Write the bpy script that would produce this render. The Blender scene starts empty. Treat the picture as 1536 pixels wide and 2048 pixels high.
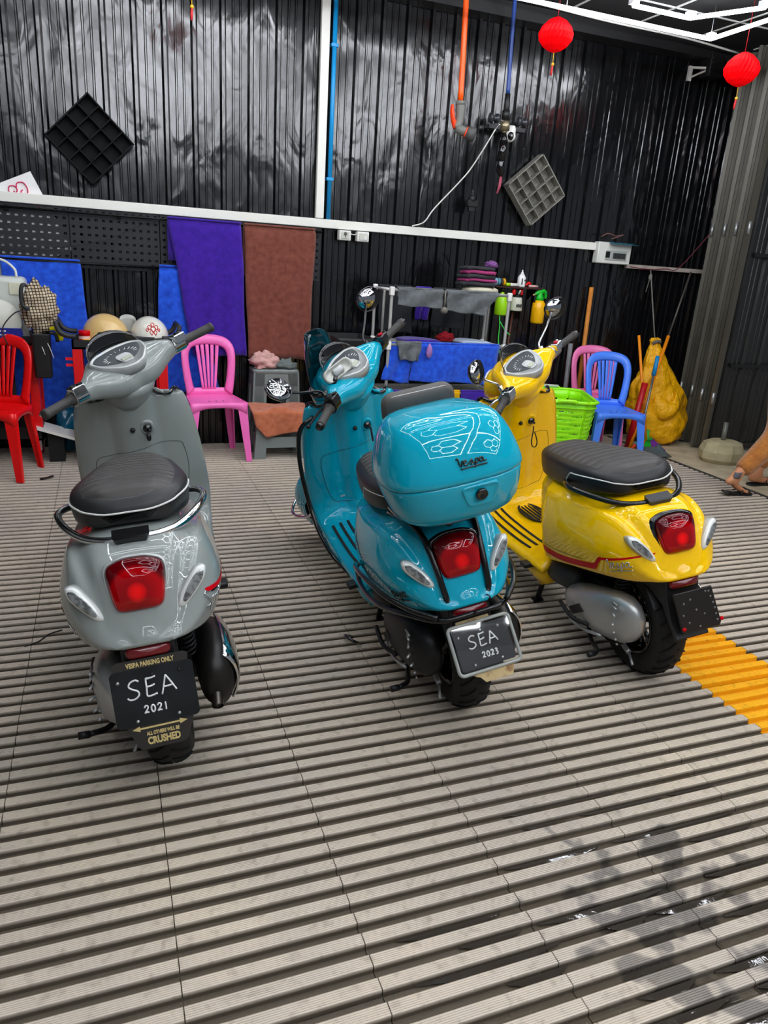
import bpy, bmesh, math, random
import numpy as np
from mathutils import Vector, Matrix, noise
from mathutils.bvhtree import BVHTree
random.seed(7)
C = bpy.context.scene.collection
SC = bpy.context.scene
PI = math.pi

# ---------------------------------------------------------------- camera
def make_camera():
    p, r, y = math.radians(18.977), math.radians(3.911), math.radians(21.404)
    fwd = Vector((math.sin(y)*math.cos(p), math.cos(y)*math.cos(p), -math.sin(p)))
    right = Vector((math.cos(y), -math.sin(y), 0))
    down = fwd.cross(right)
    cr, sr = math.cos(r), math.sin(r)
    R = cr*right - sr*down
    D = sr*right + cr*down
    cam = bpy.data.cameras.new('camera')
    cam.sensor_fit = 'HORIZONTAL'; cam.sensor_width = 36.0
    cam.lens = 1458.0/1536.0*36.0
    cam.clip_start = 0.05; cam.clip_end = 100
    o = bpy.data.objects.new('camera', cam); C.objects.link(o)
    m = Matrix((R, -D, -fwd)).transposed().to_4x4()
    m.translation = Vector((0, 0, 1.455))
    o.matrix_world = m
    SC.camera = o
make_camera()

# ---------------------------------------------------------------- world, exposure
W_ = bpy.data.worlds.new('world'); SC.world = W_; W_.use_nodes = True
bg = W_.node_tree.nodes['Background']
bg.inputs[0].default_value = (0.80, 0.88, 1.0, 1)
bg.inputs[1].default_value = 0.09
SC.view_settings.view_transform = 'Standard'
SC.view_settings.look = 'None'
SC.view_settings.gamma = 1.0
SC.view_settings.use_curve_mapping = False
SC.view_settings.exposure = 1.4
LED_POWER = 11.0

# ---------------------------------------------------------------- materials
def lin(h):
    if not isinstance(h, str): return tuple(h)
    h = h.lstrip('#'); c = [int(h[i:i+2], 16)/255 for i in (0, 2, 4)]
    return tuple(v/12.92 if v <= .04045 else ((v+.055)/1.055)**2.4 for v in c)
MATS = {}
def mat(name, col, rough=.5, metal=0, coat=0, spec=.5, var=None, bump=None, emit=None, trans=0, sheen=0, ior=1.45, sss=0):
    if name in MATS: return MATS[name]
    m = bpy.data.materials.new(name); m.use_nodes = True
    nt = m.node_tree; b = nt.nodes['Principled BSDF']
    c = lin(col)+(1,)
    b.inputs['Base Color'].default_value = c
    b.inputs['Roughness'].default_value = rough
    b.inputs['Metallic'].default_value = metal
    b.inputs['Coat Weight'].default_value = coat
    b.inputs['Coat Roughness'].default_value = .03
    b.inputs['Specular IOR Level'].default_value = spec
    b.inputs['Transmission Weight'].default_value = trans
    b.inputs['IOR'].default_value = ior
    if sheen: b.inputs['Sheen Weight'].default_value = sheen
    if sss: b.inputs['Subsurface Weight'].default_value = sss; b.inputs['Subsurface Radius'].default_value = (.02, .008, .004)
    if emit:
        b.inputs['Emission Color'].default_value = lin(emit[0])+(1,)
        b.inputs['Emission Strength'].default_value = emit[1]
    N = nt.nodes; L = nt.links
    tc = None
    if var or bump:
        tc = N.new('ShaderNodeTexCoord')
    if var:   # (scale, second colour, low, high)
        n = N.new('ShaderNodeTexNoise'); n.inputs['Scale'].default_value = var[0]; n.inputs['Detail'].default_value = 5
        r = N.new('ShaderNodeValToRGB')
        r.color_ramp.elements[0].position = var[2] if len(var) > 2 else .35
        r.color_ramp.elements[1].position = var[3] if len(var) > 3 else .65
        r.color_ramp.elements[0].color = c
        r.color_ramp.elements[1].color = lin(var[1])+(1,)
        L.new(tc.outputs['Object'], n.inputs['Vector']); L.new(n.outputs['Fac'], r.inputs['Fac'])
        L.new(r.outputs['Color'], b.inputs['Base Color'])
    if bump:  # (scale, strength, distance)
        n = N.new('ShaderNodeTexNoise'); n.inputs['Scale'].default_value = bump[0]; n.inputs['Detail'].default_value = 4
        bp = N.new('ShaderNodeBump'); bp.inputs['Strength'].default_value = bump[1]; bp.inputs['Distance'].default_value = bump[2]
        L.new(tc.outputs['Object'], n.inputs['Vector']); L.new(n.outputs['Fac'], bp.inputs['Height']); L.new(bp.outputs['Normal'], b.inputs['Normal'])
    MATS[name] = m
    return m

# ---------------------------------------------------------------- mesh builder
def cr(pts, n, closed=False):
    """Catmull-Rom through points, n samples per span"""
    P = [np.array(p, float) for p in pts]; k = len(P); out = []
    spans = k if closed else k-1
    for i in range(spans):
        p1, p2 = P[i], P[(i+1) % k]
        p0 = P[i-1] if (closed or i > 0) else 2*p1-p2
        p3 = P[(i+2) % k] if (closed or i+2 < k) else 2*p2-p1
        for j in range(n):
            t = j/n
            out.append(.5*((2*p1)+(-p0+p2)*t+(2*p0-5*p1+4*p2-p3)*t*t+(-p0+3*p1-3*p2+p3)*t**3))
    if not closed: out.append(P[-1])
    return out

class MB:
    def __init__(s, M=None): s.v = []; s.f = []; s.M = M; s.s = []
    def add(s, vs, fs, smooth=False):
        o = len(s.v)
        if s.M is not None:
            M = np.array(s.M.to_3x3() if isinstance(s.M, Matrix) else s.M[:3, :3]); t = np.array(s.M.translation)
            vs = [tuple(M @ np.array(v)+t) for v in vs]
        s.v += [tuple(map(float, v)) for v in vs]
        s.f += [tuple(i+o for i in f) for f in fs]; s.s += [smooth]*len(fs)
        return s
    def box(s, c, d, rot=None, taper=1.0, smooth=False):
        x, y, z = d[0]/2, d[1]/2, d[2]/2
        vs = [(-x*1, -y, -z), (x, -y, -z), (x, y, -z), (-x, y, -z), (-x*taper, -y*taper, z), (x*taper, -y*taper, z), (x*taper, y*taper, z), (-x*taper, y*taper, z)]
        if rot is not None:
            R = rot if isinstance(rot, Matrix) else Matrix.Rotation(rot, 3, 'Z')
            vs = [tuple(R @ Vector(v)) for v in vs]
        vs = [(v[0]+c[0], v[1]+c[1], v[2]+c[2]) for v in vs]
        return s.add(vs, [(3, 2, 1, 0), (4, 5, 6, 7), (0, 1, 5, 4), (1, 2, 6, 5), (2, 3, 7, 6), (3, 0, 4, 7)], smooth)
    def rings(s, R, closed=True, caps=(True, True), smooth=True, loop=False):
        n = len(R[0]); vs = [p for r in R for p in r]; fs = []
        m = len(R)
        for i in range(m if loop else m-1):
            i2 = (i+1) % m
            for j in range(n if closed else n-1):
                a, b = i*n+j, i*n+(j+1) % n
                fs.append((a, b, i2*n+(j+1) % n, i2*n+j))
        if closed and not loop:
            if caps[0]: fs.append(tuple(range(n-1, -1, -1)))
            if caps[1]: fs.append(tuple((m-1)*n+j for j in range(n)))
        return s.add(vs, fs, smooth)
    def tube(s, pts, r, n=8, closed=False, spl=0, caps=True, flat=None):
        if spl: 
            if isinstance(r, (list, tuple)):
                rr = [float(x[0]) for x in cr([(a,) for a in r], spl, closed)]; r = rr
            pts = cr(pts, spl, closed)
        P = [np.array(p, float) for p in pts]; m = len(P); R = []
        if m < 2: return s
        up = None
        for i in range(m):
            a = P[(i-1) % m] if (closed or i > 0) else P[i]; b = P[(i+1) % m] if (closed or i < m-1) else P[i]
            t = b-a; l = np.linalg.norm(t); t = t/l if l > 1e-9 else np.array([0, 0, 1.])
            if up is None:
                up = np.array([0, 0, 1.]) if abs(t[2]) < .9 else np.array([1., 0, 0])
            u = up-t*(up@t); u /= max(np.linalg.norm(u), 1e-9); up = u
            w = np.cross(t, u)
            ri = r[i] if isinstance(r, (list, tuple)) else r
            fl = flat or 1.0
            R.append([P[i]+ri*(math.cos(k*2*PI/n)*w+fl*math.sin(k*2*PI/n)*u) for k in range(n)])
        return s.rings(R, True, (caps, caps), True, closed)
    def cyl(s, a, b, r0, r1=None, n=16, caps=True, smooth=True):
        r1 = r0 if r1 is None else r1
        a = np.array(a, float); b = np.array(b, float); t = b-a; t /= np.linalg.norm(t)
        u = np.array([0, 0, 1.]) if abs(t[2]) < .9 else np.array([1., 0, 0]); u = u-t*(u@t); u /= np.linalg.norm(u); w = np.cross(t, u)
        R = [[p+r*(math.cos(k*2*PI/n)*w+math.sin(k*2*PI/n)*u) for k in range(n)] for p, r in ((a, r0), (b, r1))]
        return s.rings(R, True, (caps, caps), smooth)
    def lathe(s, prof, n=24, c=(0, 0, 0), axis='Z', smooth=True, caps=(True, True)):
        R = []
        for (r, h) in prof:
            ring = []
            for k in range(n):
                a = 2*PI*k/n
                q = (r*math.cos(a), r*math.sin(a), h)
                if axis == 'X': q = (h, q[0], q[1])
                elif axis == 'Y': q = (q[1], h, q[0])
                ring.append((q[0]+c[0], q[1]+c[1], q[2]+c[2]))
            R.append(ring)
        return s.rings(R, True, caps, smooth)
    def prism(s, poly, a, b, axis='Y', smooth=False):
        """poly 2D; extruded along axis from a to b. axis X: (y,z), Y: (x,z), Z: (x,y)"""
        def q(p, h): return {'X': (h, p[0], p[1]), 'Y': (p[0], h, p[1]), 'Z': (p[0], p[1], h)}[axis]
        n = len(poly); vs = [q(p, a) for p in poly]+[q(p, b) for p in poly]
        fs = [(i, (i+1) % n, n+(i+1) % n, n+i) for i in range(n)]+[tuple(range(n-1, -1, -1)), tuple(range(n, 2*n))]
        return s.add(vs, fs, smooth)
    def pad(s, outline, F, levels, smooth=True, back=True):
        """outline 2D ring in frame F (Matrix 4x4: x,y in plane, z out); levels [(scale,height)]"""
        R = []
        for sc, h in levels:
            R.append([tuple(F @ Vector((u*sc, v*sc, h))) for u, v in outline])
        return s.rings(R, True, (back, True), smooth)
    def ball(s, c, r, n=16, m=10):
        r = (r, r, r) if not isinstance(r, (tuple, list)) else r
        R = []
        for i in range(m+1):
            th = PI*(i+.02)/(m+.04)
            R.append([(c[0]+r[0]*math.sin(th)*math.cos(2*PI*k/n), c[1]+r[1]*math.sin(th)*math.sin(2*PI*k/n), c[2]-r[2]*math.cos(th)) for k in range(n)])
        return s.rings(R)
    def grid(s, fn, nu, nv, smooth=True):
        vs = [fn(i/nu, j/nv) for i in range(nu+1) for j in range(nv+1)]
        fs = [(i*(nv+1)+j, (i+1)*(nv+1)+j, (i+1)*(nv+1)+j+1, i*(nv+1)+j+1) for i in range(nu) for j in range(nv)]
        return s.add(vs, fs, smooth)
    def slab(s, fn, nu, nv, th, smooth=True):
        """thick sheet; fn(u,v)->point, th offset vector or function"""
        A = np.array([[fn(i/nu, j/nv) for j in range(nv+1)] for i in range(nu+1)], float)
        du = np.gradient(A, axis=0); dv = np.gradient(A, axis=1); nn = np.cross(du, dv); nn /= np.maximum(np.linalg.norm(nn, axis=2, keepdims=True), 1e-9)
        B = A-nn*th
        n = (nu+1)*(nv+1); vs = [tuple(p) for p in A.reshape(-1, 3)]+[tuple(p) for p in B.reshape(-1, 3)]
        I = lambda i, j: i*(nv+1)+j
        fs = []
        for i in range(nu):
            for j in range(nv):
                q = (I(i, j), I(i+1, j), I(i+1, j+1), I(i, j+1)); fs.append(q); fs.append(tuple(n+k for k in reversed(q)))
        for i in range(nu):
            fs.append((I(i+1, 0), I(i, 0), n+I(i, 0), n+I(i+1, 0))); fs.append((I(i, nv), I(i+1, nv), n+I(i+1, nv), n+I(i, nv)))
        for j in range(nv):
            fs.append((I(0, j), I(0, j+1), n+I(0, j+1), n+I(0, j))); fs.append((I(nu, j+1), I(nu, j), n+I(nu, j), n+I(nu, j+1)))
        return s.add(vs, fs, smooth)
    def mesh(s, name):
        me = bpy.data.meshes.new(name); me.from_pydata(s.v, [], s.f)
        me.polygons.foreach_set('use_smooth', s.s)
        bm = bmesh.new(); bm.from_mesh(me); bmesh.ops.recalc_face_normals(bm, faces=bm.faces); bm.to_mesh(me); bm.free()
        return me
    def build(s, name, m, parent=None, bevel=0, sub=0, seg=2, sharp=None):
        me = s.mesh(name); o = bpy.data.objects.new(name, me); C.objects.link(o)
        me.materials.append(m)
        if parent is not None: o.parent = parent
        if bevel:
            b = o.modifiers.new('bevel', 'BEVEL'); b.width = bevel; b.segments = seg; b.limit_method = 'ANGLE'; b.angle_limit = .6
            b.harden_normals = False
            me.polygons.foreach_set('use_smooth', [True]*len(me.polygons)); me.set_sharp_from_angle(angle=.7)
        if sub:
            b = o.modifiers.new('sub', 'SUBSURF'); b.levels = sub; b.render_levels = sub
        if sharp: me.set_sharp_from_angle(angle=sharp)
        return o

def thing(name, label, cat, loc=(0, 0, 0), rz=0, group=None):
    o = bpy.data.objects.new(name, None); C.objects.link(o); o.empty_display_size = .05
    o.location = loc; o.rotation_euler = (0, 0, rz); o['label'] = label; o['category'] = cat
    if group: o['group'] = group
    return o
def tag(o, label, cat, group=None):
    o['label'] = label; o['category'] = cat
    if group: o['group'] = group
    return o
def struct(o): o['kind'] = 'structure'; return o
def dup(root, loc, rz, label, group=None):
    r = root.copy(); C.objects.link(r); r.location = loc; r.rotation_euler = (0, 0, rz); r['label'] = label
    if group: r['group'] = group
    for ch in list(root.children):
        c = ch.copy(); C.objects.link(c); c.parent = r
        for g in ch.children:
            d = g.copy(); C.objects.link(d); d.parent = c
    return r
def rrect(w, h, r, n=5):
    out = []
    for cx, cy, a0 in ((w/2-r, h/2-r, 0), (-w/2+r, h/2-r, 90), (-w/2+r, -h/2+r, 180), (w/2-r, -h/2+r, 270)):
        for k in range(n+1):
            a = math.radians(a0+90*k/n); out.append((cx+r*math.cos(a), cy+r*math.sin(a)))
    return out
def rpoly(pts, n=4, k=.25):
    """round the corners of a polygon"""
    out = []; m = len(pts)
    for i in range(m):
        p0, p1, p2 = (np.array(pts[j % m], float) for j in (i-1, i, i+1))
        a = p1+(p0-p1)*k; b = p1+(p2-p1)*k
        for j in range(n+1):
            t = j/n; out.append(tuple((1-t)**2*a+2*t*(1-t)*p1+t*t*b))
    return out
def frame(o, x, y):
    x = Vector(x).normalized(); z = x.cross(Vector(y)).normalized(); y = z.cross(x)
    M = Matrix((x, y, z)).transposed().to_4x4(); M.translation = Vector(o); return M
def text_mesh(txt, size, F, name, m, parent, depth=.0008, align='CENTER', sx=1.0, bold=0):
    cu = bpy.data.curves.new('txt', 'FONT'); cu.body = txt; cu.size = size; cu.align_x = align; cu.align_y = 'CENTER'
    cu.extrude = depth; cu.offset = bold; cu.resolution_u = 3
    ob = bpy.data.objects.new('txt', cu); C.objects.link(ob)
    dg = bpy.context.evaluated_depsgraph_get(); dg.update()
    me = bpy.data.meshes.new_from_object(ob.evaluated_get(dg)); me.name = name
    bpy.data.objects.remove(ob); bpy.data.curves.remove(cu)
    S = Matrix.Diagonal((sx, 1, 1, 1))
    me.transform(F @ S); me.materials.clear(); me.materials.append(m)
    o = bpy.data.objects.new(name, me); C.objects.link(o); o.parent = parent
    return o

# shared materials
M_chrome = mat('chrome', '#d8dadb', .08, 1)
M_alu = mat('cast_aluminium', '#b3b6b6', .36, .7)
M_black = mat('black_plastic', '#141415', .45)
M_blackgl = mat('black_gloss', '#0b0b0c', .12, 0, .6)
M_rubber = mat('rubber', '#1a1a1a', .7, bump=(60, .3, .002))
M_darkm = mat('dark_metal', '#1c1c1e', .45, .4)
M_grey_pl = mat('dark_grey_plastic', '#2b2b2d', .5)
M_white_pl = mat('white_plastic', '#e6e6df', .4)
M_white = mat('white_paint', '#f2f2f0', .5)
# ================================================================ SETTING
WY = 5.75
# ---- floor slab and drainage tiles
m_conc = mat('concrete', '#a39579', .85, var=(6, '#c6b99c', .3, .7), bump=(40, .4, .004))
fl = MB()
fl.box((1.3, 2.2, -.05), (6.6, 7.3, .05))
fl.box((6.2, 2.5, -.03), (3.44, 9, .06))
floor = struct(fl.build('floor', m_conc))
def tile_mat(name, a, b, shade_col):
    m = bpy.data.materials.new(name); m.use_nodes = True; nt = m.node_tree; N = nt.nodes; L = nt.links
    bs = N['Principled BSDF']; bs.inputs['Roughness'].default_value = .55
    geo = N.new('ShaderNodeNewGeometry')
    n1 = N.new('ShaderNodeTexNoise'); n1.inputs['Scale'].default_value = 1.1; n1.inputs['Detail'].default_value = 6; n1.inputs['Roughness'].default_value = .65
    L.new(geo.outputs['Position'], n1.inputs['Vector'])
    r1 = N.new('ShaderNodeValToRGB'); r1.color_ramp.elements[0].position = .35; r1.color_ramp.elements[1].position = .65
    r1.color_ramp.elements[0].color = lin(a)+(1,); r1.color_ramp.elements[1].color = lin(b)+(1,)
    L.new(n1.outputs['Fac'], r1.inputs['Fac'])
    # small speckle of dirt
    n2 = N.new('ShaderNodeTexNoise'); n2.inputs['Scale'].default_value = 34; n2.inputs['Detail'].default_value = 3
    L.new(geo.outputs['Position'], n2.inputs['Vector'])
    r2 = N.new('ShaderNodeValToRGB'); r2.color_ramp.elements[0].position = .30; r2.color_ramp.elements[0].color = (.55, .52, .48, 1)
    r2.color_ramp.elements[1].position = .45; r2.color_ramp.elements[1].color = (1, 1, 1, 1)
    L.new(n2.outputs['Fac'], r2.inputs['Fac'])
    mx = N.new('ShaderNodeMixRGB'); mx.blend_type = 'MULTIPLY'; mx.inputs['Fac'].default_value = .55
    L.new(r1.outputs['Color'], mx.inputs[1]); L.new(r2.outputs['Color'], mx.inputs[2])
    # channel shade painted in: darker colour by depth below the bar tops
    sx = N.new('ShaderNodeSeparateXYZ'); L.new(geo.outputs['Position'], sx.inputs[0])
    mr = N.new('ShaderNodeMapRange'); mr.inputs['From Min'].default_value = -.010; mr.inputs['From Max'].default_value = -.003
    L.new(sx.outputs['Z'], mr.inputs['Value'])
    gap_shade = N.new('ShaderNodeMixRGB'); gap_shade.inputs[1].default_value = lin(shade_col)+(1,)
    L.new(mr.outputs['Result'], gap_shade.inputs['Fac']); L.new(mx.outputs['Color'], gap_shade.inputs[2])
    L.new(gap_shade.outputs['Color'], bs.inputs['Base Color'])
    # water film patches towards the wet corner
    n3 = N.new('ShaderNodeTexNoise'); n3.inputs['Scale'].default_value = 2.3; n3.inputs['Detail'].default_value = 4
    L.new(geo.outputs['Position'], n3.inputs['Vector'])
    dx = N.new('ShaderNodeVectorMath'); dx.operation = 'DISTANCE'; dx.inputs[1].default_value = (1.25, .95, 0)
    L.new(geo.outputs['Position'], dx.inputs[0])
    md = N.new('ShaderNodeMapRange'); md.inputs['From Min'].default_value = .25; md.inputs['From Max'].default_value = .85; md.inputs['To Min'].default_value = .32; md.inputs['To Max'].default_value = -.3
    L.new(dx.outputs['Value'], md.inputs['Value'])
    ad = N.new('ShaderNodeMath'); ad.operation = 'ADD'; L.new(n3.outputs['Fac'], ad.inputs[0]); L.new(md.outputs['Result'], ad.inputs[1])
    rr = N.new('ShaderNodeMapRange'); rr.inputs['From Min'].default_value = .5; rr.inputs['From Max'].default_value = .62; rr.inputs['To Min'].default_value = .55; rr.inputs['To Max'].default_value = .06
    L.new(ad.outputs['Value'], rr.inputs['Value']); inv = N.new('ShaderNodeMath'); inv.operation = 'MAXIMUM'; mz = N.new('ShaderNodeMath'); mz.operation = 'MULTIPLY'; mz.inputs[1].default_value = .5
    L.new(mr.outputs['Result'], mz.inputs[0]); L.new(rr.outputs['Result'], inv.inputs[0]); L.new(mz.outputs[0], inv.inputs[1]); L.new(inv.outputs[0], bs.inputs['Roughness'])
    nb = N.new('ShaderNodeTexNoise'); nb.inputs['Scale'].default_value = 45; nb.inputs['Detail'].default_value = 3; L.new(geo.outputs['Position'], nb.inputs['Vector']); bb = N.new('ShaderNodeBump'); bb.inputs['Strength'].default_value = .5; bb.inputs['Distance'].default_value = .003; L.new(nb.outputs['Fac'], bb.inputs['Height']); L.new(bb.outputs['Normal'], bs.inputs['Normal'])
    n4 = N.new('ShaderNodeTexNoise'); n4.inputs['Scale'].default_value = 8.5; n4.inputs['Detail'].default_value = 2; L.new(geo.outputs['Position'], n4.inputs['Vector'])
    a4 = N.new('ShaderNodeMath'); a4.operation = 'ADD'; L.new(n4.outputs['Fac'], a4.inputs[0]); L.new(md.outputs['Result'], a4.inputs[1])
    w4 = N.new('ShaderNodeMapRange'); w4.inputs['From Min'].default_value = .80; w4.inputs['From Max'].default_value = .86; L.new(a4.outputs[0], w4.inputs['Value'])
    dmp = N.new('ShaderNodeMixRGB'); dmp.blend_type = 'MULTIPLY'; dmp.inputs[2].default_value = (.42, .42, .44, 1); L.new(w4.outputs['Result'], dmp.inputs['Fac']); L.new(gap_shade.outputs['Color'], dmp.inputs[1]); L.new(dmp.outputs['Color'], bs.inputs['Base Color'])
    return m
m_tile = tile_mat('grey_tile', '#bab0a4', '#d4c6b2', '#584f42')
m_tiley = tile_mat('yellow_tile', '#f0ac00', '#ffbe05', '#e8a200')
PITCH = .3995; RIB = PITCH/7
def tile_mesh():
    b = MB(); w = PITCH-.0025
    prof = []                      # (y,z) along the tile, from near to far
    for k in range(7):
        y0 = k*RIB
        prof += [(y0+.0008, -.018), (y0+.0022, -.0012)]
        for g in range(6):         # ridged top of the bar
            ya = y0+.003+g*.0048
            prof += [(ya, 0), (ya+.0030, 0), (ya+.0034, -.0013), (ya+.0044, -.0013)]
        prof += [(y0+.0318, 0), (y0+.0324, -.008), (y0+.0345, -.0125), (y0+.045, -.0165), (y0+RIB-.0005, -.018)]
    R = []
    for y, z in prof: R.append([(0, y, z), (w, y, z)])
    b.rings(R, closed=False, smooth=False)
    b.add([(0, 0, -.022), (w, 0, -.022), (w, 0, -.018), (0, 0, -.018)], [(0, 1, 2, 3)])
    for x in (0, w):
        vs = [(x, y, z) for y, z in prof]+[(x, y, -.022) for y, z in prof]; n = len(prof)
        b.add(vs, [(i, i+1, n+i+1, n+i) for i in range(n-1)])
    return b.mesh('tile')
TM = tile_mesh(); TM.materials.append(m_tile)
TY = TM.copy(); TY.materials.clear(); TY.materials.append(m_tiley)
TX0 = -.324; TY0 = 1.884-RIB*7*4-.0022-RIB*1
for i in range(-4, 12):
    for j in range(0, 15):
        x = TX0+i*PITCH; y = TY0+j*PITCH
        if x < -1.9 or y > WY-.1: continue
        # leave out what the lens cannot come near
        if y < 1.1 and x < -.75: continue
        if y < .5 and x > 2.2: continue
        yel = (i == 6 and y < 1.98)
        o = bpy.data.objects.new('tile', TY if yel else TM); C.objects.link(o); o.parent = floor
        o.location = (x, y, 0)
wf = MB(); rw = random.Random(5)
for k in range(0, 30):
    y0 = 1.884-RIB*k-RIB-.0022
    if y0 < .5 or y0 > 1.4: continue
    x = .55
    while x < 1.95:
        L = rw.uniform(.10, .45); d = math.hypot((x+L/2-1.27)/.62, (y0-1.0)/.40)
        if d < 1.0 and rw.random() > .25:
            n_ = 8; a_ = y0+.0345; b_ = y0+.0565
            P_ = [(x+L*i/n_, math.sin(PI*min(max(i/n_, .04), .96))) for i in range(n_+1)]
            wf.rings([[(px, b_-(b_-a_)*min(1, w*1.3), -.0118), (px, b_, -.0118)] for px, w in P_], closed=False)
        x += L+rw.uniform(.02, .15)
m_water = mat('water', '#37312a', .03, 0, 0, .5, bump=(22, .08, .004))
w_ = wf.build('puddle_water', m_water); w_['kind'] = 'stuff'; w_['label'] = 'shallow water lying in the floor channels at the lower right'
rmp = MB(); m_ramp = mat('edge_ramp', '#3b3a38', .6)
rmp.prism([(4.471, -.02), (4.471, 0), (4.50, .001), (4.56, -.004), (4.56, -.02)], -.2, 5.7, 'Y')
struct(rmp.build('trim_6', m_ramp))

# ---- corrugated walls
def corr_mat(name, base, rough, dent):
    m = mat(name, base, rough, .0, .0, 1.0); m.node_tree.nodes['Principled BSDF'].inputs['Coat Roughness'].default_value = .14
    nt = m.node_tree; N = nt.nodes; L = nt.links; b = N['Principled BSDF']
    tc = N.new('ShaderNodeNewGeometry'); mp = N.new('ShaderNodeMapping'); mp.inputs['Scale'].default_value = (3.4, 3.4, 1.5)
    L.new(tc.outputs['Position'], mp.inputs['Vector'])
    n = N.new('ShaderNodeTexNoise'); n.inputs['Scale'].default_value = 1.7; n.inputs['Detail'].default_value = 2.5; n.inputs['Distortion'].default_value = .8
    L.new(mp.outputs['Vector'], n.inputs['Vector'])
    mp2 = N.new('ShaderNodeMapping'); mp2.inputs['Scale'].default_value = (38, 38, 1.2); L.new(tc.outputs['Position'], mp2.inputs['Vector'])
    n2 = N.new('ShaderNodeTexNoise'); n2.inputs['Scale'].default_value = 1; n2.inputs['Detail'].default_value = 2; L.new(mp2.outputs['Vector'], n2.inputs['Vector'])
    mu = N.new('ShaderNodeMath'); mu.operation = 'MULTIPLY_ADD'; mu.inputs[1].default_value = .006
    L.new(n2.outputs['Fac'], mu.inputs[0]); L.new(n.outputs['Fac'], mu.inputs[2])
    bp = N.new('ShaderNodeBump'); bp.inputs['Strength'].default_value = 1; bp.inputs['Distance'].default_value = dent
    L.new(mu.outputs['Value'], bp.inputs['Height']); L.new(bp.outputs['Normal'], b.inputs['Normal'])
    return m
m_wall = corr_mat('black_corrugated', '#0b0c0e', .18, .0125)
m_wall2 = corr_mat('black_corrugated_side', '#0b0a09', .42, .008)
def corrugated(x0, x1, y, z0, z1, pitch, d, face=-1):
    """profile in x, ribs proud of the pan towards the viewer; ribs given face=-1"""
    xs = []
    x = x0
    while x < x1:
        for a, h in ((0, 0), (.013, d), (.033, d), (.046, 0), (.084, 0), (.089, d*.26), (.097, d*.26), (.102, 0), (.134, 0), (.139, d*.26), (.147, d*.26), (.152, 0)):
            xs.append((x+a*pitch/.19, y+face*h))
        x += pitch
    xs.append((x, y))
    b = MB()
    R = []
    nz = 6
    for k in range(nz+1):
        z = z0+(z1-z0)*k/nz
        R.append([(px, py, z) for px, py in xs])
    b.rings(R, closed=False, smooth=False)
    return b
struct(corrugated(-2.4, 5.25, WY, -.02, 3.4, .19, .026).build('wall_back', m_wall))
wr = corrugated(5.06, 8.0, 5.02, .02, 3.6, .19, .022)
wr.box((6.5, 5.03, .72), (3.0, .03, .02)).box((6.5, 5.0, .06), (3.0, .03, .05))
struct(wr.build('wall_right', m_wall2))
# dark steel bars on the right wall
b = MB().box((6.4, 4.985, .785), (2.6, .025, .03)).box((6.4, 4.985, 1.70), (2.6, .025, .03))
struct(b.build('trim_7', mat('dark_bar', '#1a1918', .4)))
# left and rear shells (outside the frame, keep the room dark like the photograph)
struct(MB().box((-2.45, 2.9, 1.7), (.05, 5.8, 3.5)).build('wall_left', m_wall2))
# ---- folded gate panels at the right end of the back wall
m_gate = mat('gate_paint', '#4a473b', .45, .2, var=(5, '#3a382d', .35, .7), bump=(9, .3, .01))
m_gate2 = mat('gate_edge', '#57544a', .4, .3)
gate = thing('folding_gate', 'olive grey folded metal gate leaves standing at the right end of the black wall', 'gate', (0, 0, 0))
ga = [(5.29, 5.68), (5.16, 5.58), (5.25, 5.47), (5.11, 5.38), (5.19, 5.27), (5.05, 5.19), (5.12, 5.09), (4.99, 4.99)]
gm = MB()
for k in range(len(ga)-1):
    a, c = Vector(ga[k]+(0,)), Vector(ga[k+1]+(0,)); d = c-a; mid = (a+c)/2
    ang = math.atan2(d.y, d.x)
    b = MB().box((mid.x, mid.y, 1.66), (d.length, .012, 3.26), ang)
    for t in (.25, .5, .75):
        q = a+d*t; b.box((q.x, q.y, 1.66), (.02, .03, 3.24), ang)
    b.build('gate_leaf', m_gate, gate)
    e = MB().box((a.x, a.y-.004, 1.66), (.03, .03, 3.27), ang); e.build('edge_profile', m_gate2, gate)
    for z in (.5, 1.9): MB().cyl((c.x-.02, c.y-.02, z-.05), (c.x-.02, c.y-.02, z+.05), .012).build('hinge', M_alu, gate)
MB().box((4.985, 4.985, 1.66), (.035, .035, 3.28)).build('end_post', m_gate2, gate)
# ---- ceiling
CZ = 3.30
m_ceil = mat('ceiling_board', '#131314', .8)
struct(MB().box((3, 1.4, CZ+.03), (11.2, 9.2, .06)).build('ceiling', m_ceil))
m_tbar = mat('ceiling_bar', '#c9c9c6', .4)
cb = MB()
for k in range(-4, 14): cb.box((-2.2+k*.6+.15, 1.0, CZ-.004), (.012, 9.0, .008))
cg = MB()
for k in range(0, 15): cg.box((3, -2.7+k*.6-.05, CZ-.004), (11, .012, .008))
struct(cb.build('trim_8', m_tbar)); struct(cg.build('trim_9', m_tbar))
# drop beam and cable along the back wall top
struct(MB().box((1.4, WY-.09, CZ-.05), (7.6, .16, .10)).build('trim_10', mat('beam', '#161617', .5)))
t = MB().tube([(-2, WY-.35, CZ-.03), (1, WY-.35, CZ-.035), (2.6, WY-.35, CZ-.03), (3.6, WY-.34, CZ-.05), (4.4, WY-.3, CZ-.04), (5, WY-.25, CZ-.05)], .008, 6, spl=5)
tag(t.build('ceiling_cable', M_white_pl), 'thin white cable running under the dark ceiling along the back wall', 'cable')
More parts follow.
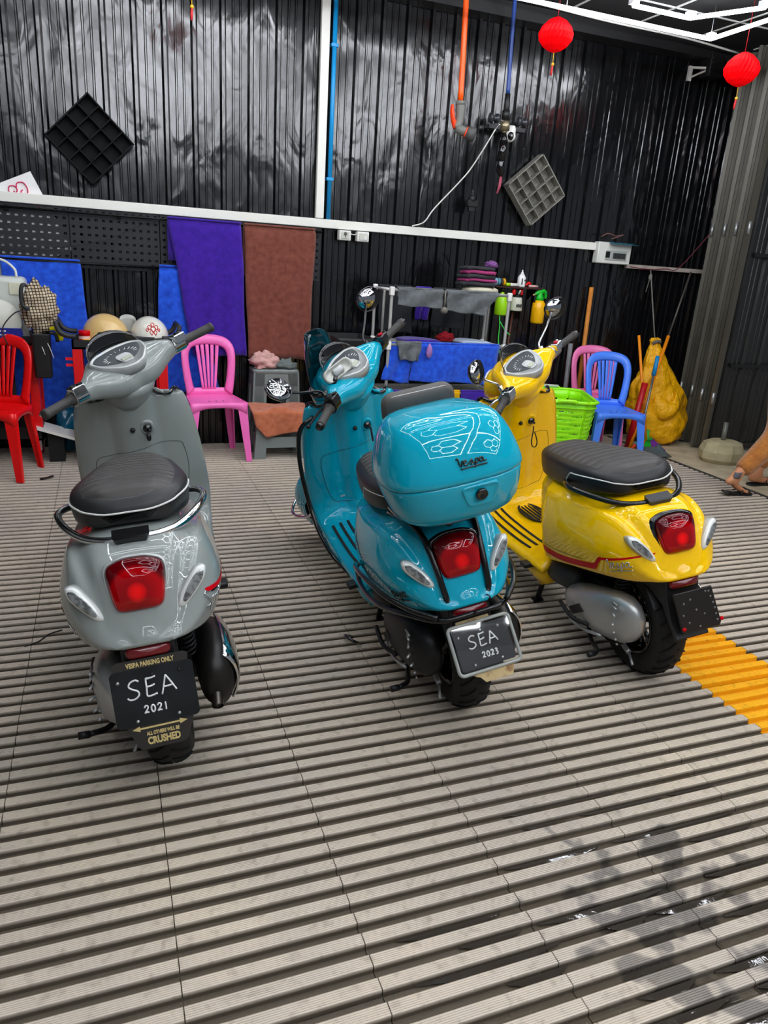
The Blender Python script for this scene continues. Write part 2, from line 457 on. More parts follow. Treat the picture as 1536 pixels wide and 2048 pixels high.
# ---- LED hexagon lights: bordered modules
m_led = mat('led_tube', '#ffffff', .4, emit=('#f4f8ff', LED_POWER))
m_ledhead = mat('led_clip', '#c8ccd0', .4)
LZ = 3.10
def led_seg(): 
    return MB().box((0, 0, 0), (1.0, .022, .020)).mesh('tube')
SEG = led_seg(); SEG.materials.append(m_led)
CLIP = MB().box((0, 0, .012), (.05, .05, .03)).mesh('connector'); CLIP.materials.append(m_ledhead)
def hex_module(x0, x1, y0, y1, label, a=.455):
    """border x0..x1,y0..y1 and flat-top hexagons inside with an outer gap"""
    root = thing('hexagon_light', label, 'ceiling light', (0, 0, 0), 0)
    segs = []
    segs += [((x0, y0), (x1, y0)), ((x0, y1), (x1, y1)), ((x0, y0), (x0, y1)), ((x1, y0), (x1, y1))]
    edges = {}
    hx = a*1.5; hy = a*math.sqrt(3)
    cx0 = x1-.20-a; nc = int((x1-x0-.2-2*a)/hx)+1
    for c in range(nc):
        cx = cx0-c*hx
        off = hy/2 if c % 2 else 0
        cy = y1-.27-hy/2-off
        while cy-hy/2 > y0+.12:
            P = [(round(cx+a*math.cos(k*PI/3), 3), round(cy+a*math.sin(k*PI/3), 3)) for k in range(6)]
            for k in range(6):
                e = tuple(sorted((P[k], P[(k+1) % 6])))
                edges[(round((e[0][0]+e[1][0])/2, 2), round((e[0][1]+e[1][1])/2, 2))] = e
            cy -= hy
    segs += list(edges.values())
    nodes = set()
    for p, q in segs:
        d = Vector((q[0]-p[0], q[1]-p[1])); o = bpy.data.objects.new('led_tube', SEG); C.objects.link(o); o.parent = root
        o.location = ((p[0]+q[0])/2, (p[1]+q[1])/2, LZ); o.rotation_euler = (0, 0, math.atan2(d.y, d.x)); o.scale = (d.length, 1, 1)
        nodes.add((round(p[0], 1), round(p[1], 1), p[0], p[1])); nodes.add((round(q[0], 1), round(q[1], 1), q[0], q[1]))
    seen = set(); w = MB()
    for k in nodes:
        if k[:2] in seen: continue
        seen.add(k[:2])
        o = bpy.data.objects.new('connector', CLIP); C.objects.link(o); o.parent = root; o.location = (k[2], k[3], LZ+.01)
    for p in ((x0+.02, y0+.02), (x1-.02, y0+.02), (x0+.02, y1-.02), (x1-.02, y1-.02), ((x0+x1)/2, y1), ((x0+x1)/2, y0)):
        w.cyl((p[0], p[1], LZ), (p[0], p[1], CZ), .002, n=5)
    w.build('hanging_wire', M_alu, root)
    return root
hex_module(1.75, 4.17, 2.55, 4.89, 'bordered hexagon LED light whose bright corner shows at top right')
hex_module(-.95, 1.47, 2.55, 4.89, 'bordered hexagon LED light above the grey scooter, out of frame')
hex_module(1.75, 4.17, -2.45, -.15, 'unseen bordered hexagon LED light added behind the camera on the right, out of frame')  # unseen module, added to brighten the near floor
hex_module(-.95, 1.47, -2.45, -.15, 'unseen bordered hexagon LED light added behind the camera on the left, out of frame')  # its unseen twin on the left, added for the same light
hex_module(1.75, 4.17, -.1, 2.25, 'bordered hexagon LED light above the yellow scooter, out of frame')
hex_module(-.95, 1.47, -.1, 2.25, 'bordered hexagon LED light above the camera, out of frame')
# ---- trunking on the wall
m_trunk = mat('white_trunking', '#ecebe2', .45)
struct(MB().box((1.06, WY-.045, 1.690), (5.94, .045, .062)).build('trim_1', m_trunk, bevel=.004))
struct(MB().box((1.553, WY-.042, 2.51), (.062, .038, 1.57)).build('trim_2', m_trunk, bevel=.004))
struct(MB().box((4.87, WY-.035, 1.55), (.95, .03, .034)).build('trim_3', mat('old_trunking', '#c2b8ad', .5, var=(8, '#a1968d'))))
pp = MB().cyl((1.622, WY-.05, 1.72), (1.622, WY-.05, 3.29), .016)
bp = tag(pp.build('water_pipe', mat('blue_pvc', '#1596d8', .35)), 'blue plastic water pipe rising beside the white vertical trunking', 'pipe')
for z in (2.0, 2.86): MB().box((1.622, WY-.047, z), (.05, .04, .02)).build('pipe_clip', mat('blue_pvc', '#1596d8'), bp)
# ================================================================ SCOOTERS
m_seat = mat('seat_vinyl', '#1d1d1e', .42, bump=(420, .12, .0006))
def seat_top_mat():
    m = mat('seat_quilted', '#242323', .5)
    nt = m.node_tree; N = nt.nodes; L = nt.links
    tc = N.new('ShaderNodeTexCoord'); w = N.new('ShaderNodeTexWave'); w.wave_type = 'BANDS'; w.bands_direction = 'Y'; w.wave_profile = 'SIN'
    w.inputs['Scale'].default_value = 9.5; w.inputs['Distortion'].default_value = 0
    sp = N.new('ShaderNodeSeparateXYZ'); L.new(tc.outputs['Object'], sp.inputs[0])
    sq = N.new('ShaderNodeMath'); sq.operation = 'MULTIPLY'; L.new(sp.outputs['X'], sq.inputs[0]); L.new(sp.outputs['X'], sq.inputs[1])
    ml = N.new('ShaderNodeMath'); ml.operation = 'MULTIPLY_ADD'; ml.inputs[1].default_value = 2.4; L.new(sq.outputs[0], ml.inputs[0]); L.new(sp.outputs['Y'], ml.inputs[2])
    cb = N.new('ShaderNodeCombineXYZ'); L.new(ml.outputs[0], cb.inputs['Y'])
    L.new(cb.outputs[0], w.inputs['Vector'])
    rp = N.new('ShaderNodeValToRGB'); rp.color_ramp.elements[0].position = .0; rp.color_ramp.elements[1].position = .16
    L.new(w.outputs['Fac'], rp.inputs['Fac'])
    bp = N.new('ShaderNodeBump'); bp.inputs['Strength'].default_value = .8; bp.inputs['Distance'].default_value = .006
    L.new(rp.outputs['Color'], bp.inputs['Height']); L.new(bp.outputs['Normal'], N['Principled BSDF'].inputs['Normal'])
    return m
m_seat_top = mat('seat_quilted_top', '#3b3836', .5, bump=(420, .12, .0006))
m_piping = mat('white_piping', '#cfcfcb', .5)
m_tyre = mat('tyre_rubber', '#171615', .75, bump=(90, .4, .002))
def lens_mat():
    m = mat('red_lens', '#8a0008', .05, 0, 0, .45)
    nt = m.node_tree; N = nt.nodes; L = nt.links; b = N['Principled BSDF']
    tc = N.new('ShaderNodeTexCoord'); 
    d = N.new('ShaderNodeVectorMath'); d.operation = 'DISTANCE'; d.inputs[1].default_value = (0, -.27, .625)
    L.new(tc.outputs['Object'], d.inputs[0])
    r = N.new('ShaderNodeValToRGB'); e = r.color_ramp.elements
    e[0].position = 0; e[0].color = lin('#ff1206')+(1,); e[1].position = .12; e[1].color = lin('#4a0005')+(1,)
    x = e.new(.040); x.color = lin('#ff0a06')+(1,)
    x = e.new(.047); x.color = lin('#8c0007')+(1,)
    x = e.new(.066); x.color = lin('#a80008')+(1,)
    x = e.new(.074); x.color = lin('#560006')+(1,)
    L.new(d.outputs['Value'], r.inputs['Fac']); L.new(r.outputs['Color'], b.inputs['Base Color'])
    return m
m_lens = lens_mat()
m_reflector = mat('red_reflector', '#6d0510', .25, 0, .5)
m_clear = mat('clear_lens', '#d9dcd9', .1, .1, .3)
m_clear2 = mat('lens_inner', '#a6a9a8', .15, .6, var=(70, '#6a6d6d', .45, .6))
m_dial = mat('dial_face', '#45494c', .5, spec=.2)
m_dialtxt = mat('dial_print', '#e8ecec', .5)
m_lcd = mat('lcd_face', '#a9ad98', .25)
m_silver = mat('silver_trim', '#b4b7b6', .3, .3, 0, .4)
m_plate = mat('black_plate', '#101214', .35, var=(14, '#1c2022', .4, .7))
m_chalk = mat('white_marker', '#e4e6e6', .6)
m_gold = mat('cream_print', '#c9b478', .6)
m_redst = mat('red_decal', '#c80010', .4, spec=.15)
m_mirror = mat('mirror_glass', '#b9bcbf', .02, 1)
m_tint = mat('tinted_screen', '#0a4f5c', .03, 0, .5, trans=.75)
m_acryl = mat('acrylic_edge', '#b9beb9', .12, 0, .3, trans=.4)
m_cover = bpy.data.materials.new('clear_cover'); m_cover.use_nodes = True
_n = m_cover.node_tree; _m = _n.nodes.new('ShaderNodeMixShader'); _t = _n.nodes.new('ShaderNodeBsdfTransparent'); _g = _n.nodes.new('ShaderNodeBsdfGlossy'); _g.inputs['Roughness'].default_value = .03
_m.inputs[0].default_value = .04; _n.links.new(_t.outputs[0], _m.inputs[1]); _n.links.new(_g.outputs[0], _m.inputs[2]); _n.links.new(_m.outputs[0], _n.nodes['Material Output'].inputs['Surface'])

SA = Vector((0, -.447, .894)); SP = Vector((0, .93, .88))
def interp(tab, y):
    """tab rows sorted by first column, smooth interpolation of the remaining columns"""
    T = np.array(tab, float); k = np.searchsorted(T[:, 0], y)
    k = min(max(k, 1), len(T)-1)
    x0, x1 = T[k-1, 0], T[k, 0]; t = np.clip((y-x0)/(x1-x0), 0, 1)
    p1, p2 = T[k-1, 1:], T[k, 1:]
    m1 = (T[k, 1:]-T[k-2, 1:])/(T[k, 0]-T[k-2, 0]) if k >= 2 else (p2-p1)/(x1-x0)
    m2 = (T[k+1, 1:]-T[k-1, 1:])/(T[k+1, 0]-T[k-1, 0]) if k+1 < len(T) else (p2-p1)/(x1-x0)
    h = x1-x0
    return (2*t**3-3*t*t+1)*p1+(t**3-2*t*t+t)*h*m1+(-2*t**3+3*t*t)*p2+(t**3-t*t)*h*m2
# y: ztop wtop | crease x z | shoulder x z | widest x z | bottom x z
BODY = [
 (-.336, .520, .030, .052, .516, .062, .513, .068, .510, .060, .504),
 (-.322, .540, .050, .072, .528, .086, .524, .098, .514, .088, .500),
 (-.300, .584, .066, .086, .562, .106, .556, .127, .530, .110, .495),
 (-.270, .640, .080, .098, .610, .124, .602, .152, .555, .130, .487),
 (-.235, .690, .090, .112, .652, .142, .642, .174, .570, .147, .479),
 (-.190, .715, .097, .126, .680, .158, .668, .192, .578, .160, .469),
 (-.120, .728, .102, .140, .694, .172, .680, .207, .574, .172, .453),
 (-.020, .722, .104, .150, .690, .182, .672, .214, .564, .184, .431),
 (.100, .705, .104, .154, .672, .184, .652, .215, .548, .191, .402),
 (.220, .692, .104, .162, .662, .184, .634, .208, .525, .190, .368),
 (.310, .684, .100, .150, .650, .172, .622, .197, .505, .184, .343),
 (.362, .678, .095, .135, .640, .152, .610, .170, .490, .160, .330),
 (.385, .672, .090, .118, .620, .124, .590, .128, .480, .124, .320),
 (.470, .662, .080, .108, .610, .112, .580, .116, .470, .116, .300),
 (.520, .640, .060, .086, .600, .092, .570, .098, .470, .100, .290)]
def body_ring(y):
    zt, wt, xc, zc, xs, zs, xm, zm, xb, zb = interp(BODY, y)
    half = cr([(0, zt+.004), (wt*.6, zt+.001), (wt, zt-.008), (xc, zc), (xs, zs), (xm, zm), (xb+(xm-xb)*.55, zb+(zm-zb)*.3), (xb, zb+.004), (xb*.9, zb)], 4)
    ring = [(x, y, z) for x, z in half]
    ring += [(-x, y, z) for x, z in reversed(half[1:])]
    return ring
SEAT = [  # y: zbottom ztop halfwidth
 (-.112, .760, .778, .050), (-.100, .742, .800, .085), (-.070, .738, .816, .120), (-.010, .730, .822, .148), (.080, .712, .816, .160), (.160, .698, .806, .160), (.240, .686, .796, .152),
 (.330, .674, .785, .140), (.420, .664, .775, .125), (.500, .656, .762, .098), (.550, .660, .745, .068), (.575, .690, .725, .030)]
def seat_half(y):
    zb, zt, w = interp(SEAT, y)
    return cr([(0, zt), (w*.5, zt-.002), (w*.82, zt-.010), (w*.97, zt-.024), (w, zt-.45*(zt-zb)), (w*.98, zb+.015), (w*.90, zb), (w*.5, zb)], 4)
def S2V(p): return Vector(p)

def script_strokes(word):
    """handwritten polylines, x along the word, unit cap height"""
    if word == 'sea':
        return [[(.62, .92), (.45, 1.02), (.18, .93), (.08, .72), (.25, .55), (.5, .42), (.55, .2), (.35, .02), (.08, 0), (-.06, .12)],
                [(1.15, .98), (1.0, .98), (.98, .5), (.95, .1), (1.1, .02), (1.5, .1)], [(.95, .98), (1.25, 1.0), (1.5, 1.05)], [(.98, .55), (1.2, .55), (1.42, .62)],
                [(1.72, -.02), (1.85, .4), (2.02, 1.0)], [(2.02, 1.0), (2.25, .6), (2.5, .1)], [(1.83, .38), (2.1, .38), (2.36, .42)]]
    if word in ('2021', '2023'):
        two = [(0, .75), (.2, 1), (.45, .9), (.45, .65), (.2, .3), (0, .05), (.25, .12), (.55, .05)]
        zero = [(.3, 1), (.08, .75), (.05, .3), (.25, .02), (.48, .25), (.5, .7), (.3, 1)]
        one = [(.2, 1), (.22, .5), (.2, 0)]
        three = [(.05, .9), (.3, 1), (.42, .8), (.2, .55), (.45, .4), (.4, .08), (.1, .0)]
        return [[(x+.85*i, z) for x, z in st] for i, st in enumerate((two, zero, two, one if word == '2021' else three))]
    if word == 'vespa':
        return [[(.02, .78), (.1, .95), (.16, .8), (.18, .3), (.26, 0), (.36, .5), (.42, .62)],
                [(.42, .28), (.62, .42), (.60, .58), (.48, .5), (.46, .15), (.62, .05), (.78, .25)], [(.78, .2), (.98, .55), (.98, .2), (.88, .02), (1.02, .08), (1.14, .2)],
                [(1.12, -.4), (1.2, .2), (1.26, .5), (1.38, .5), (1.4, .2), (1.28, .05), (1.2, .2)], [(1.68, .5), (1.55, .52), (1.48, .25), (1.58, .04), (1.68, .3), (1.7, .5), (1.74, .08), (1.9, .12)],
                [(.2, -.28), (1.0, -.22), (1.9, -.26)]]
    if word == 'sprint':
        return [[(.42, .9), (.2, 1), (.05, .75), (.25, .5), (.38, .25), (.2, 0), (0, .1)], [(.5, -.35), (.6, .2), (.66, .5), (.82, .45), (.8, .1), (.62, .1)], [(.95, .05), (1.02, .5), (1.08, .4), (1.2, .5)],
                [(1.3, .5), (1.32, .05)], [(1.31, .72), (1.33, .78)], [(1.5, .05), (1.55, .5), (1.6, .4), (1.75, .5), (1.78, .05)], [(1.95, .85), (1.98, .05)], [(1.86, .55), (2.12, .58)]]

def make_scooter(P):
    root = thing('scooter', P['label'], 'scooter')
    paint = P['paint']; acc = P['accent']   # accent: black or chrome trim
    TR = MB
    # ---------------- rear body
    ys = np.concatenate([np.linspace(-.338, -.19, 22), np.linspace(-.18, .30, 26), np.linspace(.31, .52, 16)])
    b = MB(); b.rings([body_ring(y) for y in ys], True, (True, True))
    body = b.build('rear_body', paint, root)
    bv = BVHTree.FromPolygons([Vector(v) for v in b.v], b.f)
    def hit(o, d):
        l, n, i, ds = bv.ray_cast(Vector(o), Vector(d).normalized())
        if l is None:
            l, n, i, ds = bv.find_nearest(Vector(o)+Vector(d).normalized()*.6)
        if n.dot(Vector(d)) > 0: n = -n
        return l, n
    def drape(pts, side, off=.0015):      # pts (y,z) on the flank
        out = []
        for y, z in pts:
            l, n = hit((side*.6, y, z), (-side, 0, 0)); out.append((l+n*off, n))
        return out
    def flank_ribbon(center, w0, w1, side, name, m, off=.0012):
        c = cr(center, 6); up = []; dn = []
        for i, p in enumerate(c):
            t = i/(len(c)-1); w = (w0+(w1-w0)*t)/2
            up.append((p[0], p[1]+w)); dn.append((p[0], p[1]-w))
        A = drape(up, side, off); B = drape(dn, side, off); mid = drape([tuple(q) for q in c], side, off+.0004)
        mb = MB(); R = [[tuple(a[0]), tuple(q[0]), tuple(d[0])] for a, q, d in zip(A, mid, B)]
        mb.rings(R, closed=False)
        return mb.build(name, m, body)
    def flank_script(word, y0, z0, s, side, m, name, r=.0020, slope=0, ex=1.0):
        mb = MB()
        for st in script_strokes(word):
            c = cr(st, 4) if len(st) > 2 else st
            pts = [(y0-x*s*ex, z0+z*s+slope*x*s*ex) for x, z in c]
            if side > 0: pts = [(y0+x*s, z0+z*s+slope*x*s) for x, z in c]
            d = drape(pts, side, .002)
            mb.tube([tuple(p) for p, n in d], r, 5)
        return mb.build(name, m, body)
    # ---------------- leg shield and floor
    PATH = [(.890, .925, .105, .0), (.893, .915, .145, .0), (.905, .890, .172, 1), (.930, .820, .200, 1), (.962, .700, .220, 1), (.995, .560, .232, 1), (1.022, .450, .235, 1), (1.020, .380, .232, .9), (.985, .325, .228, .6),
            (.900, .300, .222, .25), (.760, .292, .216, 0), (.560, .290, .206, 0), (.440, .290, .198, 0), (.330, .290, .190, 0)]
    pth = cr(PATH, 5); n_s = len(pth)-1
    def shield(u, v):
        f = u*n_s; i = min(int(f), n_s-1); t = f-i; p = pth[i]*(1-t)+pth[i+1]*t
        y, z, hw, k = p; q = v*2-1; x = q*hw
        edge = abs(q)**3.5
        y2 = y+k*(.055*edge)-.030*k*math.exp(-(x/.062)**4)-.012*k*(abs(q) < .85)*(z < .70)*(z > .42)*0
        z2 = z-(1-k)*(.030*abs(q)**5)+(1-k)*.012*math.exp(-(x/.05)**4)*(y < .95)
        return (x, y2, z2)
    b = MB(); b.slab(shield, n_s, 30, -.026)
    sh = b.build('leg_shield', paint, root)
    sbv = BVHTree.FromPolygons([Vector(v) for v in b.v], b.f)
    edge_pts = [shield(u, 0) for u in np.linspace(.66, 0, 40)]+[shield(0, v) for v in np.linspace(.08, .92, 12)]+[shield(u, 1) for u in np.linspace(0, .66, 40)]
    edge_pts = [(x*1.012, y+.008, z+.002) for x, y, z in edge_pts]
    MB().tube(edge_pts, .0085, 8).build('edge_trim', acc if P['name'] != 'grey' else M_blackgl, sh)
    # front fairing (seen from beside)
    b = MB()
    R = []
    for z, y, w, d in ((.92, .93, .08, .04), (.86, .985, .10, .06), (.74, 1.05, .11, .075), (.60, 1.10, .115, .075), (.48, 1.13, .11, .07)):
        R.append([(w*math.cos(a)*1.0, y+d*math.sin(a), z) for a in np.linspace(0, 2*PI, 20, endpoint=False)])
    b.rings(R); b.build('front_fairing', paint, root)
    # glove box outline, keyhole, knob on the inner shield
    def on_shield(x, z, off=.001):
        l, n, i, d = sbv.ray_cast(Vector((x, .3, z)), Vector((0, 1, 0)))
        if l is None: l = Vector((x, .98, z)); n = Vector((0, -1, 0))
        if n.y > 0: n = -n
        return l+n*off, n
    go = [(-.165, .640), (-.172, .55), (-.150, .43), (-.110, .405), (0, .402), (.110, .405), (.150, .43), (.178, .56), (.170, .66), (.150, .682), (.08, .690), (0, .675), (-.10, .660)]
    gc = cr(go, 5, True)
    MB().tube([tuple(on_shield(x, z, .0)[0]) for x, z in gc], .0014, 5, closed=True).build('glovebox_seam', mat('seam_'+P['name'], P['seam'], .6), sh)
    l, n = on_shield(.046, .765); F = frame(l, Vector((1, 0, 0)), n.cross(Vector((1, 0, 0))))
    kb = MB(); kb.pad([(.024*math.cos(a), .026*math.sin(a)+.004*(math.sin(a) > .5)) for a in np.linspace(0, 2*PI, 20, endpoint=False)], F, [(1.15, -.01), (1.1, .004), (.9, .010), (.72, .006), (.0, .004)])
    ks = kb.build('key_boss', paint, sh)
    MB().pad([(.016*math.cos(a), .016*math.sin(a)) for a in np.linspace(0, 2*PI, 16, endpoint=False)], F, [(1, .004), (1, .011), (0, .011)]).build('keyhole', M_blackgl, ks)
    kx = MB(); kx.tube([l+n*.012, l+n*.028+Vector((0, 0, -.004))], .005, 6)
    if P['name'] == 'grey': kx.pad([(.009*math.cos(a), .016*math.sin(a)-.03) for a in np.linspace(0, 2*PI, 14, endpoint=False)], F, [(1, .018), (1, .028)])
    if P['name'] == 'teal': kx.box(l+n*.03+Vector((0, 0, -.035)), (.008, .004, .06))
    if P['name'] == 'yellow': kx.tube([l+n*.02+Vector((dx, 0, dz)) for dx, dz in ((0, -.02), (-.004, -.05), (-.014, -.09), (-.012, -.115), (0, -.125), (.012, -.115), (.014, -.09), (.004, -.05))], .0028, 6, spl=3)
    kx.build('key', M_black, sh)
    l, n = on_shield(-.008, .762)
    MB().cyl(l, l+n*.008, .010, .008).build('bag_hook', M_black, sh)
    if P['name'] != 'grey':
        l, n = on_shield(-.10 if P['name'] == 'teal' else -.03, .43); MB().box(l, (.022, .006, .006)).build('badge', m_silver, sh)
    # floor rubber strips
    for s in (-1, 1):
        for k in range(3):
            x = s*(.105+.034*k)
            pts = [(x*1.05, .93, .0), (x*1.03, .80, 0), (x, .62, 0), (x*.95, .50, 0)]
            pp = []
            for px, py, _ in cr(pts, 5):
                l, n, i, d = sbv.ray_cast(Vector((px, py, .5)), Vector((0, 0, -1)))
                if l is not None: pp.append((px, py, l.z+.001))
            if len(pp) > 1: MB().tube(pp, .0068, 6, flat=.6).build('floor_strip', M_rubber, sh)
    l, n, i_, d_ = sbv.ray_cast(Vector((0, .80, .5)), Vector((0, 0, -1)))
    if l is not None:
        fm = MB()
        ov = [(.050*math.cos(a), .80+.125*math.sin(a), l.z+.003) for a in np.linspace(0, 2*PI, 28, endpoint=False)]
        fm.tube(ov, .007, 6, closed=True, flat=.6)
        for k in range(-2, 3): fm.tube([(k*.017, .80-.10*math.sqrt(1-(k*.017/.055)**2), l.z+.003), (k*.017, .80+.10*math.sqrt(1-(k*.017/.055)**2), l.z+.003)], .0055, 6, flat=.6)
        fm.build('floor_grille', M_rubber, sh)
    # ---------------- underbody
    b = MB(); R = []
    for y, z, w, h in ((.95, .275, .10, .03), (.75, .245, .13, .05), (.5, .235, .13, .07), (.36, .30, .13, .09), (.2, .36, .12, .08), (.0, .40, .10, .06), (-.16, .44, .08, .04)):
        R.append([(w*math.cos(a), y, z+h*math.sin(a)) for a in np.linspace(0, 2*PI, 16, endpoint=False)])
    b.rings(R); b.build('underbody', M_black, root)
    # body-coloured apron below the floor ends
    for s in (-1, 1):
        b = MB(); R = []
        for y, x, z0, z1 in ((.62, .20, .262, .284), (.50, .196, .21, .284), (.40, .188, .17, .284), (.345, .180, .20, .30)):
            R.append([(s*x, y, z1), (s*(x+.012), y, (z0+z1)/2), (s*x*.9, y, z0), (s*x*.72, y, z0), (s*x*.72, y, z1)])
        b.rings(R, True); b.build('side_apron', paint, root)
        MB().box((s*.205, .43, .272), (.075, .05, .022)).build('passenger_footrest', M_black, root, bevel=.006)
    # ---------------- seat
    b = MB(); ys2 = np.concatenate([np.linspace(-.112, -.02, 12), np.linspace(0, .5, 22), np.linspace(.515, .575, 8)])
    R = []
    for y in ys2:
        h = seat_half(y); R.append([(x, y, z) for x, z in h]+[(-x, y, z) for x, z in reversed(h[1:])])
    b.rings(R); seat = b.build('seat', m_seat, root)
    # quilted top panel lies over the seat
    b = MB(); R = []
    for y in np.linspace(-.088, .508, 260):
        zb, zt, w = interp(SEAT, y)
        ww = w*.84
        if y < -.03: ww *= math.sqrt(max(.05, 1-((-.03-y)/.060)**2))
        row = []
        for k in range(17):
            q = k/8-1; x = q*ww; t = abs(x)/w
            z = np.interp(t, [0, .5, .82, .97, 1], [zt, zt-.002, zt-.010, zt-.024, zt-.05])
            gv = abs(((y+.9*x*x*(1 if y < .3 else 0))/.050) % 1-.5); row.append((x, y, z+.0105*(1-abs(q)**8)*min(1, max(0, (y+.088)/.022), max(0, (.508-y)/.022))-.001-.0082*(1-abs(q)**6)*math.exp(-(gv/.10)**2)*min(1, max(0, (y+.05)/.04))*min(1, max(0, (.46-y)/.04))))
        R.append(row)
    b.rings(R, closed=False); b.build('quilted_top', m_seat_top, seat)
    seam = [R[i][0] for i in range(len(R)-1, -1, -1)]+[R[0][k] for k in range(17)]+[r[-1] for r in R]
    MB().tube(seam, .0016, 5).build('top_stitching', mat('grey_stitch', '#55555a', .6), seat)
    # white piping around the back
    pipe = []
    for s in (-1, 1):
        rows = []
        for y in np.linspace(.215, -.095, 26):
            zb, zt, w = interp(SEAT, y); t = (.215-y)/.31
            f = min(1, t*4); f = f*f*(3-2*f)
            z = zb+(zt-zb)*.60*f
            wx = w*(1.008 if f > .1 else .93+.078*f*10)
            rows.append((s*wx, y-.002, z))
        pipe.append(rows)
    zb, zt, w = interp(SEAT, -.1)
    tail = [(-.06, -.112, .778), (0, -.1155, .778), (.06, -.112, .778)]
    MB().tube(cr(pipe[0][:-1:2]+tail+list(reversed(pipe[1][:-1]))[::2], 3), .0028 if P['name'] != 'teal' else .0012, 6).build('piping', m_piping, seat)
    # ---------------- grab rail / rack
    if P['name'] != 'teal':
        rail = [(-.150, .20, .715), (-.185, .13, .732), (-.198, .06, .736), (-.170, -.04, .732), (-.120, -.115, .722), (-.065, -.155, .722), (0, -.165, .726), (.065, -.155, .722), (.120, -.115, .722), (.170, -.04, .732), (.198, .06, .736), (.185, .13, .732), (.150, .20, .715)]
        g = MB().tube(rail, .0105, 10, spl=6).build('grab_rail', P['rail'], root)
        for s in (-1, 1):
            MB().tube([(s*.06, -.155, .722), (s*.05, -.13, .712), (s*.045, -.09, .72)], .009, 8, spl=4).build('rail_foot', P['rail'], g)
        M = frame((0, -.172, .722), (1, 0, 0), (0, -.35, .93))
        MB().pad([(-.046, .020), (.046, .020), (.030, -.030), (-.030, -.030)], M, [(1, -.025), (1, .008), (.88, .014), (0, .014)], smooth=False).build('rail_block', M_blackgl if P['name'] == 'grey' else M_grey_pl, g)
    # ---------------- tail light
    up = Vector((0, .045, .12)).normalized(); nrm = Vector((1, 0, 0)).cross(up)
    F = frame((0, -.262, .636), (1, 0, 0), up)
    out = rpoly([(-.074, .052), (-.03, .070), (.03, .070), (.074, .052), (.062, -.045), (.048, -.063), (-.048, -.063), (-.062, -.045)], 4, .35)
    tl = MB().pad(out, F, [(P.get('ringw', 1.09), -.05), (P.get('ringw', 1.09), .004), (1.03, .012), (1.0, .006)]).build('tail_light', P['lightring'], root)
    MB().pad(out, F, [(.99, -.01), (.99, .014), (.95, .026), (.85, .034), (.6, .041), (.3, .044), (.02, .0445)]).build('red_lens', m_lens, tl)
    # ---------------- indicators
    for s in (-1, 1):
        l, n = hit((s*.126, -.9, .640), (0, 1, -.05))
        n = (n+Vector((s*.35, -.25, .35))).normalized()
        upv = Vector((s*.60, .34, .70))
        x = upv.cross(n); F = frame(l+n*.002, x, upv)
        oi = rpoly([(-s*u*1.06, v*1.06) for u, v in ((-.003, .062), (.017, .044), (.017, -.02), (.006, -.060), (-.010, -.052), (-.017, .0), (-.017, .040))], 4, .4)
        ind = MB().pad(oi, F, [(1.03, -.03), (1.03, .003), (1.0, .006)]).build('indicator', m_silver, root)
        MB().pad(oi, F, [(.97, -.01), (.97, .008), (.85, .013), (.5, .016), (.02, .017)]).build('clear_lens', m_clear, ind)
        ib = MB()
        ib.pad([(u*.62, v*.74+.003) for u, v in oi], F, [(1, .008), (1, .0172), (.9, .0178), (.02, .018)])
        ib.build('bulb_cells', m_clear2, ind)
    # ---------------- tail bracket, reflector, plate
    b = MB(); R = []
    for y, z, w in ((-.12, .46, .095), (-.22, .472, .088), (-.30, .470, .078), (-.315, .440, .074), (-.320, .40, .070)):
        pass
    b.prism([(-.10, .470), (-.315, .500), (-.318, .440), (-.345, .36), (-.385, .30), (-.372, .295), (-.30, .40), (-.22, .43), (-.10, .42)], -.066, .066, 'X')
    tb = b.build('plate_bracket', M_black, root, bevel=.006)
    Fr = frame((0, -.324, .482), (1, 0, 0), (0, .12, 1))
    MB().pad(rrect(.10, .026, .011), Fr, [(1.08, -.02), (1.08, .002), (.95, .008), (0, .009)]).build('rear_reflector', m_reflector, tb)
    pt = P['plate_tilt']; pu = Vector((0, math.sin(pt), math.cos(pt)))
    Fp = frame(P['plate_c'], (1, 0, 0), pu)
    if P['name'] == 'teal': Fp = Fp @ Matrix.Scale(.86, 4)
    Mp = lambda x, y, z=0: Fp @ Vector((x, y, z))
    if P['name'] in ('grey', 'teal'):
        pl = MB().pad(rrect(.200, .142, .012), Fp, [(1, -.002), (1, .001), (0, .001)], smooth=False).build('number_plate', m_plate, root)
        tx = MB()
        s = .046; x0 = -.062 if P['name'] == 'grey' else -.052
        if P['name'] == 'teal': s = .042
        for st in script_strokes('sea'):
            tx.tube([Mp(x0+x*s, -.002+z*s, .0018) for x, z in (cr(st, 4) if len(st) > 2 else st)], .0023, 6)
        yr = '2021' if P['name'] == 'grey' else '2023'
        for st in script_strokes(yr):
            tx.tube([Mp((-.030 if P['name'] == 'grey' else -.016)+x*.0185, -.042+z*.019, .0018) for x, z in (cr(st, 4) if len(st) > 2 else st)], .0021, 6)
        tx.build('handwriting', m_chalk, pl)
        for x, y in ((-.082, .045), (.066, .05), (0, .052), (-.05, -.058), (.05, -.058)):
            MB().cyl(Mp(x, y, .001), Mp(x, y, .004), .0045, .0035, 10).build('bolt', M_alu if P['name'] == 'teal' or (x < -.06 or y < 0) else M_black, pl)
